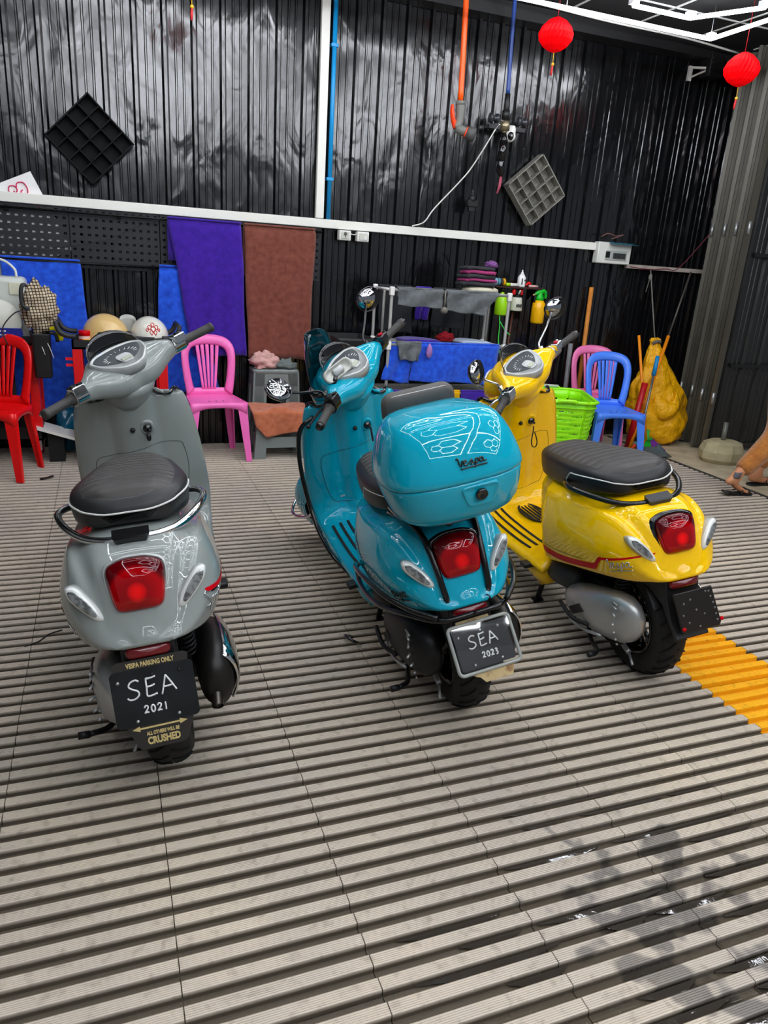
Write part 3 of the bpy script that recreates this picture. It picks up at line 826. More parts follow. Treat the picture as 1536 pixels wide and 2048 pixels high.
    if P['name'] == 'grey':
        hd = MB().pad(rrect(.214, .20, .012), frame(Mp(0, .000, -.004), (1, 0, 0), pu), [(1, -.004), (1, 0)], smooth=False)
        hd = MB()
        o2 = [(-.088, .062), (.088, .062), (.092, .088), (.080, .094), (-.080, .094), (-.092, .088)]
        hs_ = mat('surround_plastic', '#2a2724', .5); MB().pad(o2, Fp, [(1, -.006), (1, -.001)], smooth=False).build('plate_surround', hs_, root)
        o3 = [(-.080, -.064), (.086, -.064), (.062, -.125), (.050, -.132), (-.050, -.132), (-.058, -.122)]
        hd.pad(o3, Fp, [(1, -.006), (1, -.001)], smooth=False)
        hd = hd.build('plate_surround', mat('surround_plastic', '#2a2724', .5), root)
        text_mesh('VESPA PARKING ONLY', .0165, frame(Mp(.0, .081, 0), (1, 0, 0), pu), 'lettering', m_gold, hd, .0006, sx=.68, bold=.0006)
        text_mesh('ALL OTHERS WILL BE', .0125, frame(Mp(.005, -.094, 0), (1, 0, 0), pu), 'lettering', m_gold, hd, .0006, sx=.66, bold=.0005)
        text_mesh('CRUSHED', .024, frame(Mp(.005, -.113, 0), (1, 0, 0), pu), 'lettering', m_gold, hd, .0006, sx=.74, bold=.001)
        ar = MB()
        ar.pad([(-.066, -.0785), (-.048, -.0715), (-.048, -.0765), (.048, -.0765), (.048, -.0715), (.066, -.0785), (.048, -.0855), (.048, -.0805), (-.048, -.0805), (-.048, -.0855)], Fp, [(1, -.0012), (1, .0006)], smooth=False)
        ar.build('arrow', m_gold, hd)
    if P['name'] == 'teal':
        fr = MB()
        ro = rrect(.226, .166, .016, 4)
        fr.tube([Mp(x, y, .004) for x, y in ro], .0055, 8, closed=True)
        f2 = fr.build('acrylic_frame', m_acryl, root)
        MB().pad(rrect(.216, .156, .014), Fp, [(1, .007), (1, .0085)], smooth=False).build('clear_cover', m_cover, f2)
        rs = MB(); rs.pad([(-.075, -.080), (.085, -.080), (.080, -.096), (.070, -.122), (-.030, -.122), (-.045, -.102), (-.06, -.096)], Fp, [(1, -.004), (1, .002)], smooth=False)
        MB().pad([(-.08, .080), (.05, .080), (.045, .098), (-.075, .098)], Fp, [(1, -.004), (1, .0)], smooth=False).build('rusty_strip', mat('rusty_cream', '#bfa878', .6, var=(30, '#7d4a1c', .5, .72)), f2)
        rs.build('rusty_label', mat('rusty_cream', '#bfa878', .6, var=(30, '#7d4a1c', .5, .72)), f2)
        text_mesh('COOL', .013, frame(Mp(.03, -.108, .0024), (1, 0, 0), pu), 'lettering', mat('rust_print', '#7a4a18', .6), f2, .0004) if 0 else None
    if P['name'] == 'yellow':
        pl = MB()
        pl.pad([(-.080, .070), (.066, .070), (.092, -.062), (.086, -.075), (-.052, -.075), (-.060, -.066)], Fp, [(1, -.003), (1, .002), (.97, .004)], smooth=False)
        pl = pl.build('plate_mount', M_black, root)
        hl = MB()
        for x, y in ((.052, .055), (.040, .057), (.058, .035), (.066, .012), (.071, -.008), (.074, -.03), (.078, -.052), (-.045, .03), (-.02, .04), (-.05, -.01), (0, .0), (.03, -.02), (-.03, -.04), (.01, -.06)):
            hl.cyl(Mp(x, y, .003), Mp(x, y, .0052), .0042, .0036, 9)
        hl.build('bolt_holes', mat('hole_rim', '#77797c', .35, .6), pl)
        for x, y in ((-.052, -.058), (.094, -.052)):
            MB().cyl(Mp(x, y, .002), Mp(x, y, .007), .008, .006, 10).build('red_bolt', m_redst, pl)
    # ---------------- rear wheel
    def wheel(cy, cz, r, w, M=None, nm='rear_wheel'):
        b = MB(M); k = w/2
        prof = [(.150, -k*.70), (.172, -k*.92), (.198, -k), (r-.022, -k*.86), (r-.006, -k*.52), (r, 0), (r-.006, k*.52), (r-.022, k*.86), (.198, k), (.172, k*.92), (.150, k*.70)]
        prof = [tuple(p) for p in cr([(a, h) for a, h in prof], 2)]
        b.lathe(prof, 48, (0, cy, cz), 'X', caps=(False, False))
        t = b.build(nm, m_tyre, root)
        g = MB(M)
        for i in range(26):
            a0 = 2*PI*i/26
            for s in (-1, 1):
                pts = []
                for q in (0.08, .4, .72, .98):
                    h = s*k*.86*q; rr = r+.0012-.020*(q**2.6); a = a0+.20*q+(.12 if s > 0 else 0)
                    pts.append((h, cy+rr*math.cos(a), cz+rr*math.sin(a)))
                g.tube(pts, .0036, 4, spl=2, flat=.5)
        g.build('tread_grooves', mat('groove_black', '#060606', .9), t)
        rm = MB(M)
        rm.lathe([(.152, -k*.72), (.156, -k*.8), (.146, -k*.82), (.140, -k*.6), (.138, 0), (.140, k*.6), (.146, k*.82), (.156, k*.8), (.152, k*.72)], 40, (0, cy, cz), 'X', caps=(False, False))
        for i in range(5):
            a = 2*PI*i/5+.3
            d = Vector((0, math.cos(a), math.sin(a))); e = Vector((0, -math.sin(a), math.cos(a)))
            c0 = Vector((-.01, cy, cz))
            for s in (-.012, .012):
                rm.tube([c0+d*.03+e*s, c0+d*.09+e*s*1.6, c0+d*.142+e*s*2.4], .010, 6)
        rm.cyl((-.05, cy, cz), (.03, cy, cz), .042, .042, 20)
        rm.build('rim', M_blackgl, t)
        return t
    wheel(-.068, .238, .238, .124)
    # inner fender over the wheel
    b = MB(); R = []
    for a in np.linspace(math.radians(25), math.radians(150), 16):
        yy, zz = -.04+.264*math.cos(a), .240+.264*math.sin(a)
        R.append([(x, yy*(1-abs(x)*.5), zz*1.0-abs(x)**2*4) for x in (-.066, -.05, -.02, .02, .05, .066)])
    b.rings(R, closed=False); b.build('rear_fender', M_black, root)
    # ---------------- engine, left side
    b = MB(); R = []
    for y, x, z, rx, rz in ((.240, -.110, .206, .014, .022), (.222, -.116, .208, .034, .044), (.17, -.121, .214, .052, .066), (.08, -.124, .230, .064, .084), (-.02, -.124, .252, .066, .096), (-.11, -.121, .274, .060, .102), (-.175, -.117, .288, .052, .098), (-.212, -.113, .294, .042, .080), (-.236, -.108, .297, .028, .052), (-.250, -.104, .298, .012, .022)):
        R.append([(x+rx*(abs(math.cos(a))**.85)*math.copysign(1, math.cos(a)), y, z+rz*(abs(math.sin(a))**.9)*math.copysign(1, math.sin(a))) for a in np.linspace(0, 2*PI, 24, endpoint=False)])
    b.rings(R); eng = b.build('transmission_cover', M_alu if P['name'] != 'teal' else M_darkm, root)
    v = MB()
    v.prism([(.115, .215), (.04, .265), (.0, .25), (.085, .195)], -.193, -.176, 'X'); v.build('cooling_vent', M_black, eng)
    for k in range(7):
        a = -1.2+k*.42; v = MB()
        v.cyl((-.165, -.13+.02*math.sin(a)-.04, .285+.085*math.sin(a)), (-.187+.02*abs(math.sin(a)), -.15-.04, .285+.085*math.sin(a)), .0045, .004, 8)
        v.build('bolt', M_alu, eng)
    v = MB(); v.tube([(-.165, .19, .168), (-.186, .10, .158), (-.188, 0, .170), (-.178, -.1, .195)], .006, 6, spl=4); v.build('cover_rib', M_alu, eng)
    b = MB(); R = []
    for y, x, z, rx, rz in ((.40, -.11, .255, .02, .03), (.385, -.115, .258, .045, .05), (.30, -.12, .272, .052, .058), (.20, -.12, .288, .05, .055), (.16, -.115, .292, .03, .03)):
        R.append([(x+rx*math.cos(a), y, z+rz*math.sin(a)) for a in np.linspace(0, 2*PI, 18, endpoint=False)])
    b.rings(R); b.build('air_filter', M_grey_pl, root)
    b = MB(); b.box((0.0, .08, .25), (.16, .30, .14)).box((.03, .28, .24), (.12, .16, .10)).cyl((-.06, 0, .236), (.12, 0, .236), .05)
    b.build('crankcase', M_darkm, root, bevel=.015)
    for s in (-1, 1):
        sb = MB()
        A = Vector((s*.088, -.06, .27)); B = Vector((s*.082, -.12, .47)); d = (B-A)
        sb.cyl(A, B, .012)
        coil = [A+d*(.15+.7*k/60)+Vector((.024*math.cos(k*.85), .024*math.sin(k*.85), 0)) for k in range(60)]
        sb.tube(coil, .005, 5)
        sb.build('shock_absorber', M_darkm, root)
    # kick stand and levers
    st = MB(); st.tube([(-.07, .50, .21), (-.095, .52, .12), (-.125, .53, .03)], .012, 8, spl=4); st.box((-.128, .53, .022), (.05, .03, .012))
    st.build('side_stand', M_darkm, root)
    st = MB(); st.tube([(-.10, .12, .14), (-.14, .04, .10), (-.17, -.06, .11), (-.215, -.12, .14)], .009, 8, spl=4).tube([(-.215, -.12, .14), (-.245, -.125, .145)], .011, 8)
    st.build('centre_stand', M_darkm, root)
    ks = MB().tube([(-.185, -.02, .20), (-.21, .06, .20), (-.205, .16, .22)], .008, 8, spl=4); ks.build('kick_lever', M_darkm, root)
    cb = MB().tube([(-.085, -.16, .20), (-.12, -.12, .155), (-.10, .02, .12), (-.06, .16, .16)], .005, 6, spl=5); cb.build('brake_cable', M_rubber, root)
    br = MB().tube([(-.06, -.02, .18), (-.075, -.08, .13), (-.08, -.135, .115)], .010, 8, spl=4).tube([(-.08, -.135, .115), (-.10, -.19, .10)], .005, 6); br.build('brake_arm', M_alu, root)
    # ---------------- muffler, right side
    b = MB(); R = []
    for y, x, z, rx, rz in ((-.225, .150, .275, .020, .035), (-.205, .152, .275, .045, .075), (-.15, .156, .274, .055, .092), (-.02, .156, .262, .056, .094), (.10, .150, .246, .050, .082), (.16, .14, .236, .03, .05), (.20, .12, .23, .02, .02)):
        R.append([(x+rx*math.cos(a), y, z+rz*math.sin(a)) for a in np.linspace(0, 2*PI, 24, endpoint=False)])
    b.rings(R); mf = b.build('muffler', mat('muffler_black', '#211f1d', .38, .3), root)
    def shield_r(u, v):
        y = -.195+u*.305; a = -.9+v*2.05
        cx, cz, rx, rz = np.interp(y, [-.16, -.02, .11], [.156, .156, .15]), np.interp(y, [-.16, .11], [.274, .246]), np.interp(y, [-.195, -.15, 0, .11], [.056, .066, .068, .062]), np.interp(y, [-.195, -.15, 0, .11], [.084, .098, .100, .09])
        return (cx+rx*math.cos(a), y, cz+rz*math.sin(a))
    MB().slab(shield_r, 8, 10, .006).build('heat_shield', M_chrome, mf)
    MB().cyl((.146, -.215, .245), (.144, -.248, .226), .017, .016, 14, caps=False).cyl((.146, -.215, .245), (.144, -.245, .228), .013, .013, 14).build('tail_pipe', mat('pipe_steel', '#57524c', .3, .9), mf)
    # ---------------- front wheel, fender, steering set
    S = Matrix.Translation(SP) @ Matrix.Rotation(P['steer'], 4, SA) @ Matrix.Translation(-SP)
    wheel(1.334, .229, .229, .110, S, 'front_wheel')
    b = MB(S); R = []
    for a in np.linspace(math.radians(-8), math.radians(186), 22):
        t = (a-math.radians(-8))/math.radians(194); w = .075+.03*math.sin(PI*t)
        yy, zz, r0 = 1.334, .235, .262+.03*math.sin(PI*t)
        R.append([(w*q, yy+(r0-.10*abs(q)**3)*math.cos(a), zz+(r0-.10*abs(q)**3)*math.sin(a)) for q in np.linspace(-1, 1, 11)])
    b.rings(R, closed=False); b.build('front_fender', paint, root)
    b = MB(S); b.tube([SP+SA*(-.05), Vector((-.075, 1.16, .42)), Vector((-.085, 1.25, .26)), Vector((-.08, 1.334, .229))], .022, 10, spl=4); b.cyl((-.09, 1.334, .229), (.05, 1.334, .229), .03); b.build('front_fork', M_darkm, root)
    # headset
    HS = [  # x: cy cz ry rz
     (-.225, .825, .998, .020, .020), (-.20, .828, .998, .028, .029), (-.165, .838, .998, .043, .041), (-.125, .858, .995, .074, .050), (-.085, .878, .992, .104, .058), (-.04, .890, .990, .118, .064), (0, .896, .990, .118, .067)]
    HS = HS+[(-a, b_, c, d, e) for a, b_, c, d, e in reversed(HS[:-1])]
    b = MB(S); R = []
    for x in np.linspace(-.222, .222, 49):
        cy, cz, ry, rz_ = interp(HS, x)
        tl_ = math.radians(-20)
        ring = []
        for a in np.linspace(0, 2*PI, 24, endpoint=False):
            ca, sa = math.cos(a), math.sin(a)
            u = ry*math.copysign(abs(ca)**.8, ca); w = rz_*math.copysign(abs(sa)**.8, sa)
            ring.append((x, cy+u*math.cos(tl_)+w*math.sin(tl_)*.0-w*math.sin(-tl_)*1.0, cz+w*math.cos(tl_)-u*math.sin(tl_)))
        R.append(ring)
    b.rings(R)
    # head nose and lower neck in the same shell
    R = []
    for k, (t, ry, rx) in enumerate(((-.010, .066, .076), (.02, .076, .086), (.06, .090, .100), (.095, .100, .105))):
        c = SP+SA*t+Vector((0, -.012, 0))
        e = Vector((0, .894, .447))
        R.append([tuple(c+Vector((rx*math.cos(a), 0, 0))+e*(ry*math.sin(a))) for a in np.linspace(0, 2*PI, 24, endpoint=False)])
    b.rings(R)
    R = []
    for y, z, r in ((.92, .975, .080), (.97, .972, .090), (1.02, .965, .088), (1.045, .960, .078), (1.05, .958, .06)):
        R.append([(r*math.cos(a)*1.05, y-.25*r*math.sin(a), z+r*.9*math.sin(a)) for a in np.linspace(0, 2*PI, 24, endpoint=False)])
    b.rings(R)
    head = b.build('handlebar_cover', paint, root)
    MB(S).ball((0, 1.045, .958), (.07, .02, .063)).build('headlight', m_clear, head)
    # dash
    M = frame((0, .838, 1.043), (1, 0, 0), (0, .93, .37))
    M = S @ M
    do = rpoly([(a*1.42, b*1.26) for a, b in ((-.078, .030), (-.055, .052), (0, .062), (.055, .052), (.078, .030), (.066, -.012), (.030, -.052), (0, -.060), (-.030, -.052), (-.066, -.012))], 3, .3)
    dash = MB().pad(do, M, [(1.09, -.03), (1.07, .004), (1.02, .009), (.96, .008), (.94, .003), (0, .003)]).build('instrument_panel', m_silver, head)
    MB().pad([(u*.91, v*.68+.016) for u, v in do], M, [(1, .002), (1, .0055), (0, .0055)], smooth=False).build('dial', m_dial, dash)
    tk = MB()
    for k in range(13):
        a = math.radians(200-k*220/12*1.0)
        c0, c1 = (.070*math.cos(a), .010+.042*math.sin(a)*.85), (.055*math.cos(a), .010+.032*math.sin(a)*.85)
        tk.tube([M @ Vector((c0[0], c0[1], .0062)), M @ Vector((c1[0], c1[1], .0062))], .0011, 4)
    tk.build('dial_marks', m_dialtxt, dash)
    lo = rpoly([(-.030, -.006), (-.020, .012), (.020, .012), (.030, -.006), (.020, -.046), (-.020, -.046)], 3, .3)
    MB().pad(lo, M, [(1.0, .003), (1.0, .009), (.0, .0095)], smooth=False).build('dial_trim', m_silver, dash)
    MB().pad(rrect(.040, .020, .004), M @ Matrix.Translation((0, -.026, 0)), [(1, .009), (1, .0115), (0, .0115)], smooth=False).build('display', m_lcd, dash)
    # visor behind the dash
    def vis(u, v):
        a = math.radians(15+150*u); h = .060*math.sin(PI*u)**.6
        base = M @ Vector((.116*math.cos(a), .016+.080*math.sin(a), .000))
        return tuple(base+(S.to_3x3() @ Vector((0, .012, 1)))*h*v)
    MB().slab(vis, 18, 4, .003).build('dash_visor', M_blackgl, head)
    # switch gear, grips, levers
    sgm = M_chrome if P['name'] != 'teal' else M_blackgl
    for s in (-1, 1):
        b = MB(S); b.cyl((s*.198, .828, .999), (s*.250, .818, 1.000), .034, .030, 18)
        b.box((s*.224, .806, 1.022), (.050, .046, .034)); sw = b.build('switch_housing', sgm, head, bevel=.004)
        b = MB(S)
        for dx, dy in ((-.007, .004), (.008, -.008)) if s < 0 else ((0, 0),): b.box((s*.224+dx*1.5, .800+dy, 1.041), (.015, .016, .007))
        b.build('button', M_black if s < 0 or P['name'] == 'grey' else mat('red_button', '#c0102a', .35), sw)
        b = MB(S); b.lathe([(.0, 0), (.017, 0), (.024, .004), (.024, .010), (.0175, .014), (.0165, .06), (.0170, .10), (.0165, .118), (.0185, .121), (.0185, .130), (.012, .134), (0, .134)], 18)
        ax = Vector((s*.110, -.030, .004)).normalized()
        q = Vector((0, 0, 1)).rotation_difference(ax).to_matrix().to_4x4(); q.translation = (s*.248, .818, 1.0)
        g = MB(); g.v, g.f, g.s = [], [], []
        gm_ = S @ q
        g.M = gm_; g.add([tuple((S @ q).inverted() @ Vector(v)) for v in b.v] if False else [], [])
        b2 = MB(S @ q); b2.lathe([(.0001, 0), (.017, 0), (.024, .004), (.024, .010), (.0175, .014), (.0165, .06), (.0170, .10), (.0165, .118), (.0185, .121), (.0185, .130), (.012, .134), (.0001, .134)], 18)
        b2.build('grip', mat('grip_rubber', '#3a3836', .6, bump=(160, .5, .0012)), head)
        if P['name'] != 'grey':
            MB(S @ q).cyl((0, 0, .128), (0, 0, .146), .0165, .015, 16).build('bar_end', M_blackgl, head)
        b = MB(S); b.tube([(s*.215, .86, .99), (s*.235, .885, .985), (s*.29, .885, .985), (s*.345, .872, .990)], [.007, .008, .007, .006], 8, spl=4, flat=.6); b.ball((s*.349, .871, .990), .009, 8, 6)
        b.build('brake_lever', M_chrome if P['name'] != 'teal' else M_darkm, head)
    # mirrors
    for k, mp in enumerate(P.get('mirrors', ())):
        s = -1 if k == 0 else 1
        c = Vector(mp)
        nn = (Vector((-.3*c.x, -.9, .05))).normalized()
        if P['name'] == 'teal' and s < 0: nn = Vector((.1, -.75, .6)).normalized()
        if s > 0: nn = Vector((-.55, -.82, -.06)).normalized()
        xm = Vector((0, 0, 1)).cross(nn).normalized(); Fm = S @ frame(c, xm, nn.cross(xm))
        mo = rpoly([(-.058, .022), (-.02, .048), (.035, .046), (.060, .015), (.050, -.028), (.0, -.048), (-.045, -.030)], 4, .42)
        if s < 0: mo = [(-u, v) for u, v in mo]
        mo = [(u*1.0, v*1.1) for u, v in mo]
        mr = MB().pad(mo, Fm, [(.15, -.030), (.6, -.026), (.9, -.016), (1.04, -.004), (1.05, .002), (1.0, .004), (.96, .001)], back=True).build('mirror', M_blackgl, head)
        MB().pad(mo, Fm, [(.95, -.003), (.95, .002), (.02, .003)]).build('mirror_glass', m_mirror, mr)
        MB(S).tube([(s*.19, .86, 1.015), (s*.195, .872, 1.05), c*0.55+Vector((s*.19, .872, 1.05))*.45+Vector((0, .01, -.012)), c-nn*.02], .0055, 8, spl=5).cyl((s*.19, .86, 1.01), (s*.192, .865, 1.04), .013, .009).build('mirror_stem', M_chrome if P['name'] == 'yellow' else M_blackgl, mr)
    # ---------------- marks
    if P['name'] == 'grey':
        flank_ribbon([(.06, .532), (-.06, .545), (-.16, .562), (-.25, .582)], .014, .012, 1, 'red_stripe', m_redst)
        flank_ribbon([(.06, .522), (-.06, .535), (-.16, .552), (-.235, .570)], .006, .006, 1, 'black_stripe', M_blackgl, .0008)
        flank_script('sprint', -.262, .540, .042, 1, M_chrome, 'badge', slope=-.22)
        flank_ribbon([(.20, .500), (.08, .515), (-.05, .533), (-.17, .556)], .015, .012, -1, 'red_stripe', m_redst)
        flank_script('vespa', -.10, .482, .040, -1, M_chrome, 'badge', slope=.3, ex=1.6)
    if P['name'] == 'yellow':
        flank_ribbon([(.325, .392), (.18, .412), (.04, .447), (-.09, .485)], .028, .026, -1, 'red_stripe', m_redst)
        flank_ribbon([(-.085, .484), (-.10, .496), (-.118, .520), (-.135, .537)], .028, .018, -1, 'red_stripe', m_redst)
        flank_ribbon([(-.13, .535), (-.20, .558), (-.285, .592)], .012, .006, -1, 'red_stripe', m_redst)
        flank_ribbon([(.31, .420), (.20, .436), (-.02, .486)], .004, .003, -1, 'fine_stripe', mat('olive_line', '#8a7a00', .4))
        flank_script('vespa', -.165, .508, .040, -1, M_chrome, 'badge', slope=.40, ex=1.30)
    if P['name'] == 'teal':
        flank_script('vespa', -.155, .500, .040, -1, M_blackgl, 'badge', slope=.38, ex=1.30)
        teal_extras(root, P, body, hit, S, head, M_blackgl)
    # place: heading, lean, scale
    Mx = Matrix.Translation((P['pos'][0], P['pos'][1], P.get('z', 0))) @ Matrix.Rotation(P['head'], 4, 'Z') @ Matrix.Rotation(-P['lean'], 4, 'Y') @ Matrix.Scale(1.017, 4)
    root.matrix_world = Mx
    return root

def box_outline(z):
    """plan outline of the top box at relative scale"""
    o = rpoly([(-.140, .195), (.140, .195), (.188, .12), (.202, -.04), (.185, -.150), (.10, -.202), (-.10, -.202), (-.185, -.150), (-.202, -.04), (-.188, .12)], 4, .42)
    return o
def teal_extras(root, P, body, hit, S, head, m_bk):
    m_tube = mat('guard_black', '#111112', .22, .3, .3)
    # tail guard
    for s in (-1, 1):
        g = MB()
        g.tube([(s*.205, .34, .40), (s*.232, .20, .455), (s*.236, .04, .49), (s*.215, -.14, .505), (s*.17, -.27, .505), (s*.11, -.345, .495)], .0085, 8, spl=6)
        g.tube([(s*.205, .34, .40), (s*.215, .28, .36), (s*.222, .12, .378), (s*.212, -.06, .42), (s*.17, -.22, .462), (s*.10, -.335, .478), (0, -.352, .482)], .0085, 8, spl=6)
        g.build('cowl_guard', m_tube, root)
    # straps over the tail
    for s in (-1, 1):
        pts = []
        for t in np.linspace(0, 1, 14):
            x = s*(.118-.060*t); y = .0-.32*t
            l, n = hit((x, y-.05*t, 1.0), (0, 0, -1)); pts.append(tuple(l+n*.008))
        MB().tube(pts, .010, 8).build('rack_strut', m_tube, root)
    # rack plate and top box
    MB().box((0, -.16, .772), (.20, .26, .016)).box((0, .02, .752), (.03, .18, .016)).build('rack_plate', m_bk, root, bevel=.004)
    for s in (-1, 1):
        MB().tube([(s*.11, .02, .742), (s*.125, -.05, .752), (s*.12, -.20, .766), (s*.05, -.27, .768)], .011, 8, spl=5).build('rack_tube', m_bk, root)
    cy = -.265
    O = box_outline(0)
    T = Matrix.Translation((0.012, cy, 0)) @ Matrix.Rotation(math.radians(-3), 4, 'X')
    T.translation = Vector((.012, cy, .0))
    def lev(L):
        return [[tuple(T @ Vector((u*sc, v*sc, z-.0))) for u, v in O] for sc, z in L]
    zb = lambda L: L
    tb = thing_part = None
    b = MB(); b.rings(lev([(.10, .778), (.60, .778), (.72, .783), (.82, .797), (.90, .822), (.95, .857), (.985, .895), (.99, .905)]))
    base = b.build('top_box_base', P['paint'], root)
    b = MB(); b.rings(lev([(.96, .904), (1.0, .907), (1.010, .913), (1.008, .924), (.985, .948), (.945, .976), (.895, 1.004), (.835, 1.030), (.765, 1.051), (.68, 1.065), (.55, 1.074), (.3, 1.080), (.02, 1.081)]))
    lid = b.build('top_box_lid', P['paint'], root)
    lbv = BVHTree.FromPolygons([Vector(v) for v in b.v], b.f)
    # lock
    bbv = BVHTree.FromObject(base, bpy.context.evaluated_depsgraph_get()) if False else None
    Fl = frame(T @ Vector((.03, -.194, .868)), (1, 0, 0), (0, -.25, 1))
    lk = MB().pad(rpoly([(-.055, .026), (.055, .026), (.036, -.036), (-.036, -.036)], 3, .2), Fl, [(1.1, -.02), (1, .004), (.93, .003), (0, .002)]).build('lock_recess', P['paint'], base)
    lk2 = MB().pad([(.017*math.cos(a), .017*math.sin(a)) for a in np.linspace(0, 2*PI, 20, endpoint=False)], Fl, [(1, .0), (1, .012), (.8, .014), (.6, .011), (0, .011)]).build('lock', m_bk, base)
    # lid script
    sc = MB()
    for st in script_strokes('vespa'):
        pts = []
        for x, z in cr(st, 4):
            px, pz = -.015+x*.044, .935+z*.024
            l, n, i, d = lbv.ray_cast(Vector((px, -.9, pz+.10)), Vector((0, 1, -.15)).normalized())
            if l is not None: pts.append(tuple(l+n*.003 if n.y < 0 else l-n*.003))
        if len(pts) > 1: sc.tube(pts, .0022, 5)
    sc.build('lid_badge', m_bk, lid)
    # back rest
    M = frame((0.012, -.060, 1.05), (1, 0, 0), (0, -.25, 1))
    br = MB().pad(rrect(.225, .105, .035), M, [(.9, -.034), (1, -.026), (1.03, -.01), (1.0, .004), (.9, .012), (.5, .015), (.02, .016)])
    br.build('back_rest', mat('backrest_grey', '#4d4a47', .55), root)
    M2 = M
    MB().tube([M @ Vector((u*.98, v*.98, .004)) for u, v in rrect(.225, .105, .035)], .0014, 4, closed=True).build('back_rest_stitching', m_piping, root)
    # seat lock on the tail
    l, n = hit((0.01, -.2, 1.0), (0, 0, -1))
    MB().cyl(l-n*.004, l+n*.006, .014, .011).build('seat_lock', m_bk, root)
    # front guard tubes
    for s in (-1, 1):
        g = MB()
        g.tube([(s*.17, .93, .84), (s*.235, .93, .80), (s*.262, .945, .70), (s*.268, .965, .56), (s*.262, .95, .42), (s*.255, .86, .33), (s*.24, .70, .285), (s*.20, .55, .25)], .010, 8, spl=6)
        g.build('leg_shield_guard', m_tube, root)
    g = MB(S); g.tube([(-.16, 1.30, .42), (-.175, 1.40, .36), (-.12, 1.55, .34), (0, 1.60, .34), (.12, 1.55, .34), (.175, 1.40, .36), (.16, 1.30, .42)], .008, 8, spl=5); g.build('fender_guard', M_chrome, root)
    # wind screen
    def scr(u, v):
        a = (u-.5)*2; w = .115*(1-.25*v**2)*math.sqrt(max(.0, 1-.25*v**4))
        x = a*w*(1 if v < .6 else math.sqrt(max(.02, 1-((v-.6)/.42)**2)))
        return tuple(S @ Vector((x, 1.045-.07*v-.05*abs(a)**2.2, .985+.23*v)))
    MB().slab(scr, 12, 14, .004).build('wind_screen', m_tint, head)
    # phone holder on the left bar
    c = S @ Vector((-.085, .80, 1.085)); 
    ph = S @ frame((-.095, .825, 1.075), (.75, -.45, .05), (-.1, .35, .9))
    h1 = MB().pad(rrect(.135, .055, .024), ph, [(1, -.008), (1, .006), (.9, .009), (.8, .005), (0, .005)]).build('phone_holder', mat('holder_grey', '#b5b6ae', .35, .3), head)
    MB().pad(rrect(.05, .03, .01), ph, [(1, .004), (1, .012), (.7, .014)]).build('holder_clip', m_silver, h1)
    MB(S).tube([(-.13, .85, 1.02), (-.13, .84, 1.045), (-.11, .83, 1.065)], .012, 8).build('holder_arm', m_bk, h1)
    MB(S).tube([(-.17, .855, 1.02), (-.20, .90, 1.04), (-.17, .93, 1.05)], .014, 8, spl=3).build('reservoir', m_bk, head)
    # floor lock bundle by the stand
    k = MB().tube([(-.26, .40, .05), (-.30, .36, .10), (-.28, .30, .10), (-.24, .34, .05)], .006, 6, spl=4); k.build('lever_bracket', m_bk, root)
    # little horn charger ring near the visor
    MB(S).tube([(.05+.018*math.cos(a), .955, 1.075+.018*math.sin(a)) for a in np.linspace(0, 2*PI, 14, endpoint=False)], .006, 6, closed=True).build('ring_mount', m_silver, head)

def paint(name, col, rough=.16):
    return mat(name, col, .5, 0, 1.0, .05)
PG = paint('grey_paint', '#8b918e'); PT = paint('teal_paint', '#009fba'); PY = paint('yellow_paint', '#f8c400')
make_scooter(dict(name='grey', label='grey scooter with black plate reading SEA 2021 and chrome grab rail', paint=PG, seam='#3a4040', accent=M_chrome, rail=M_chrome, lightring=m_silver,
    pos=(.137, 2.040), head=math.radians(-3.1), lean=math.radians(7.2), steer=math.radians(35.8), plate_tilt=math.radians(18), plate_c=(0, -.366, .380)))
make_scooter(dict(name='teal', label='teal scooter carrying a teal top box with backrest and mirrors', paint=PT, seam='#00424e', ringw=1.13, accent=M_blackgl, rail=M_blackgl, lightring=M_blackgl,
    pos=(1.127, 2.077), head=math.radians(-4.3), lean=math.radians(13.3), steer=math.radians(46.5), plate_tilt=math.radians(32), plate_c=(.01, -.378, .385),
    mirrors=((-.349, .90, 1.174), (.382, .90, 1.139))))
make_scooter(dict(name='yellow', label='yellow scooter with red side stripe and black perforated plate mount', paint=PY, seam='#8a6a00', ringw=1.16, accent=M_blackgl, rail=mat('rail_black', '#121213', .25, .3, .3), lightring=M_blackgl,
    pos=(1.924, 2.089), head=math.radians(-4.5), lean=math.radians(10.3), steer=math.radians(37.2), plate_tilt=math.radians(12), plate_c=(.012, -.375, .40),
    mirrors=((-.268, .90, 1.148), (.446, .90, 1.113))))
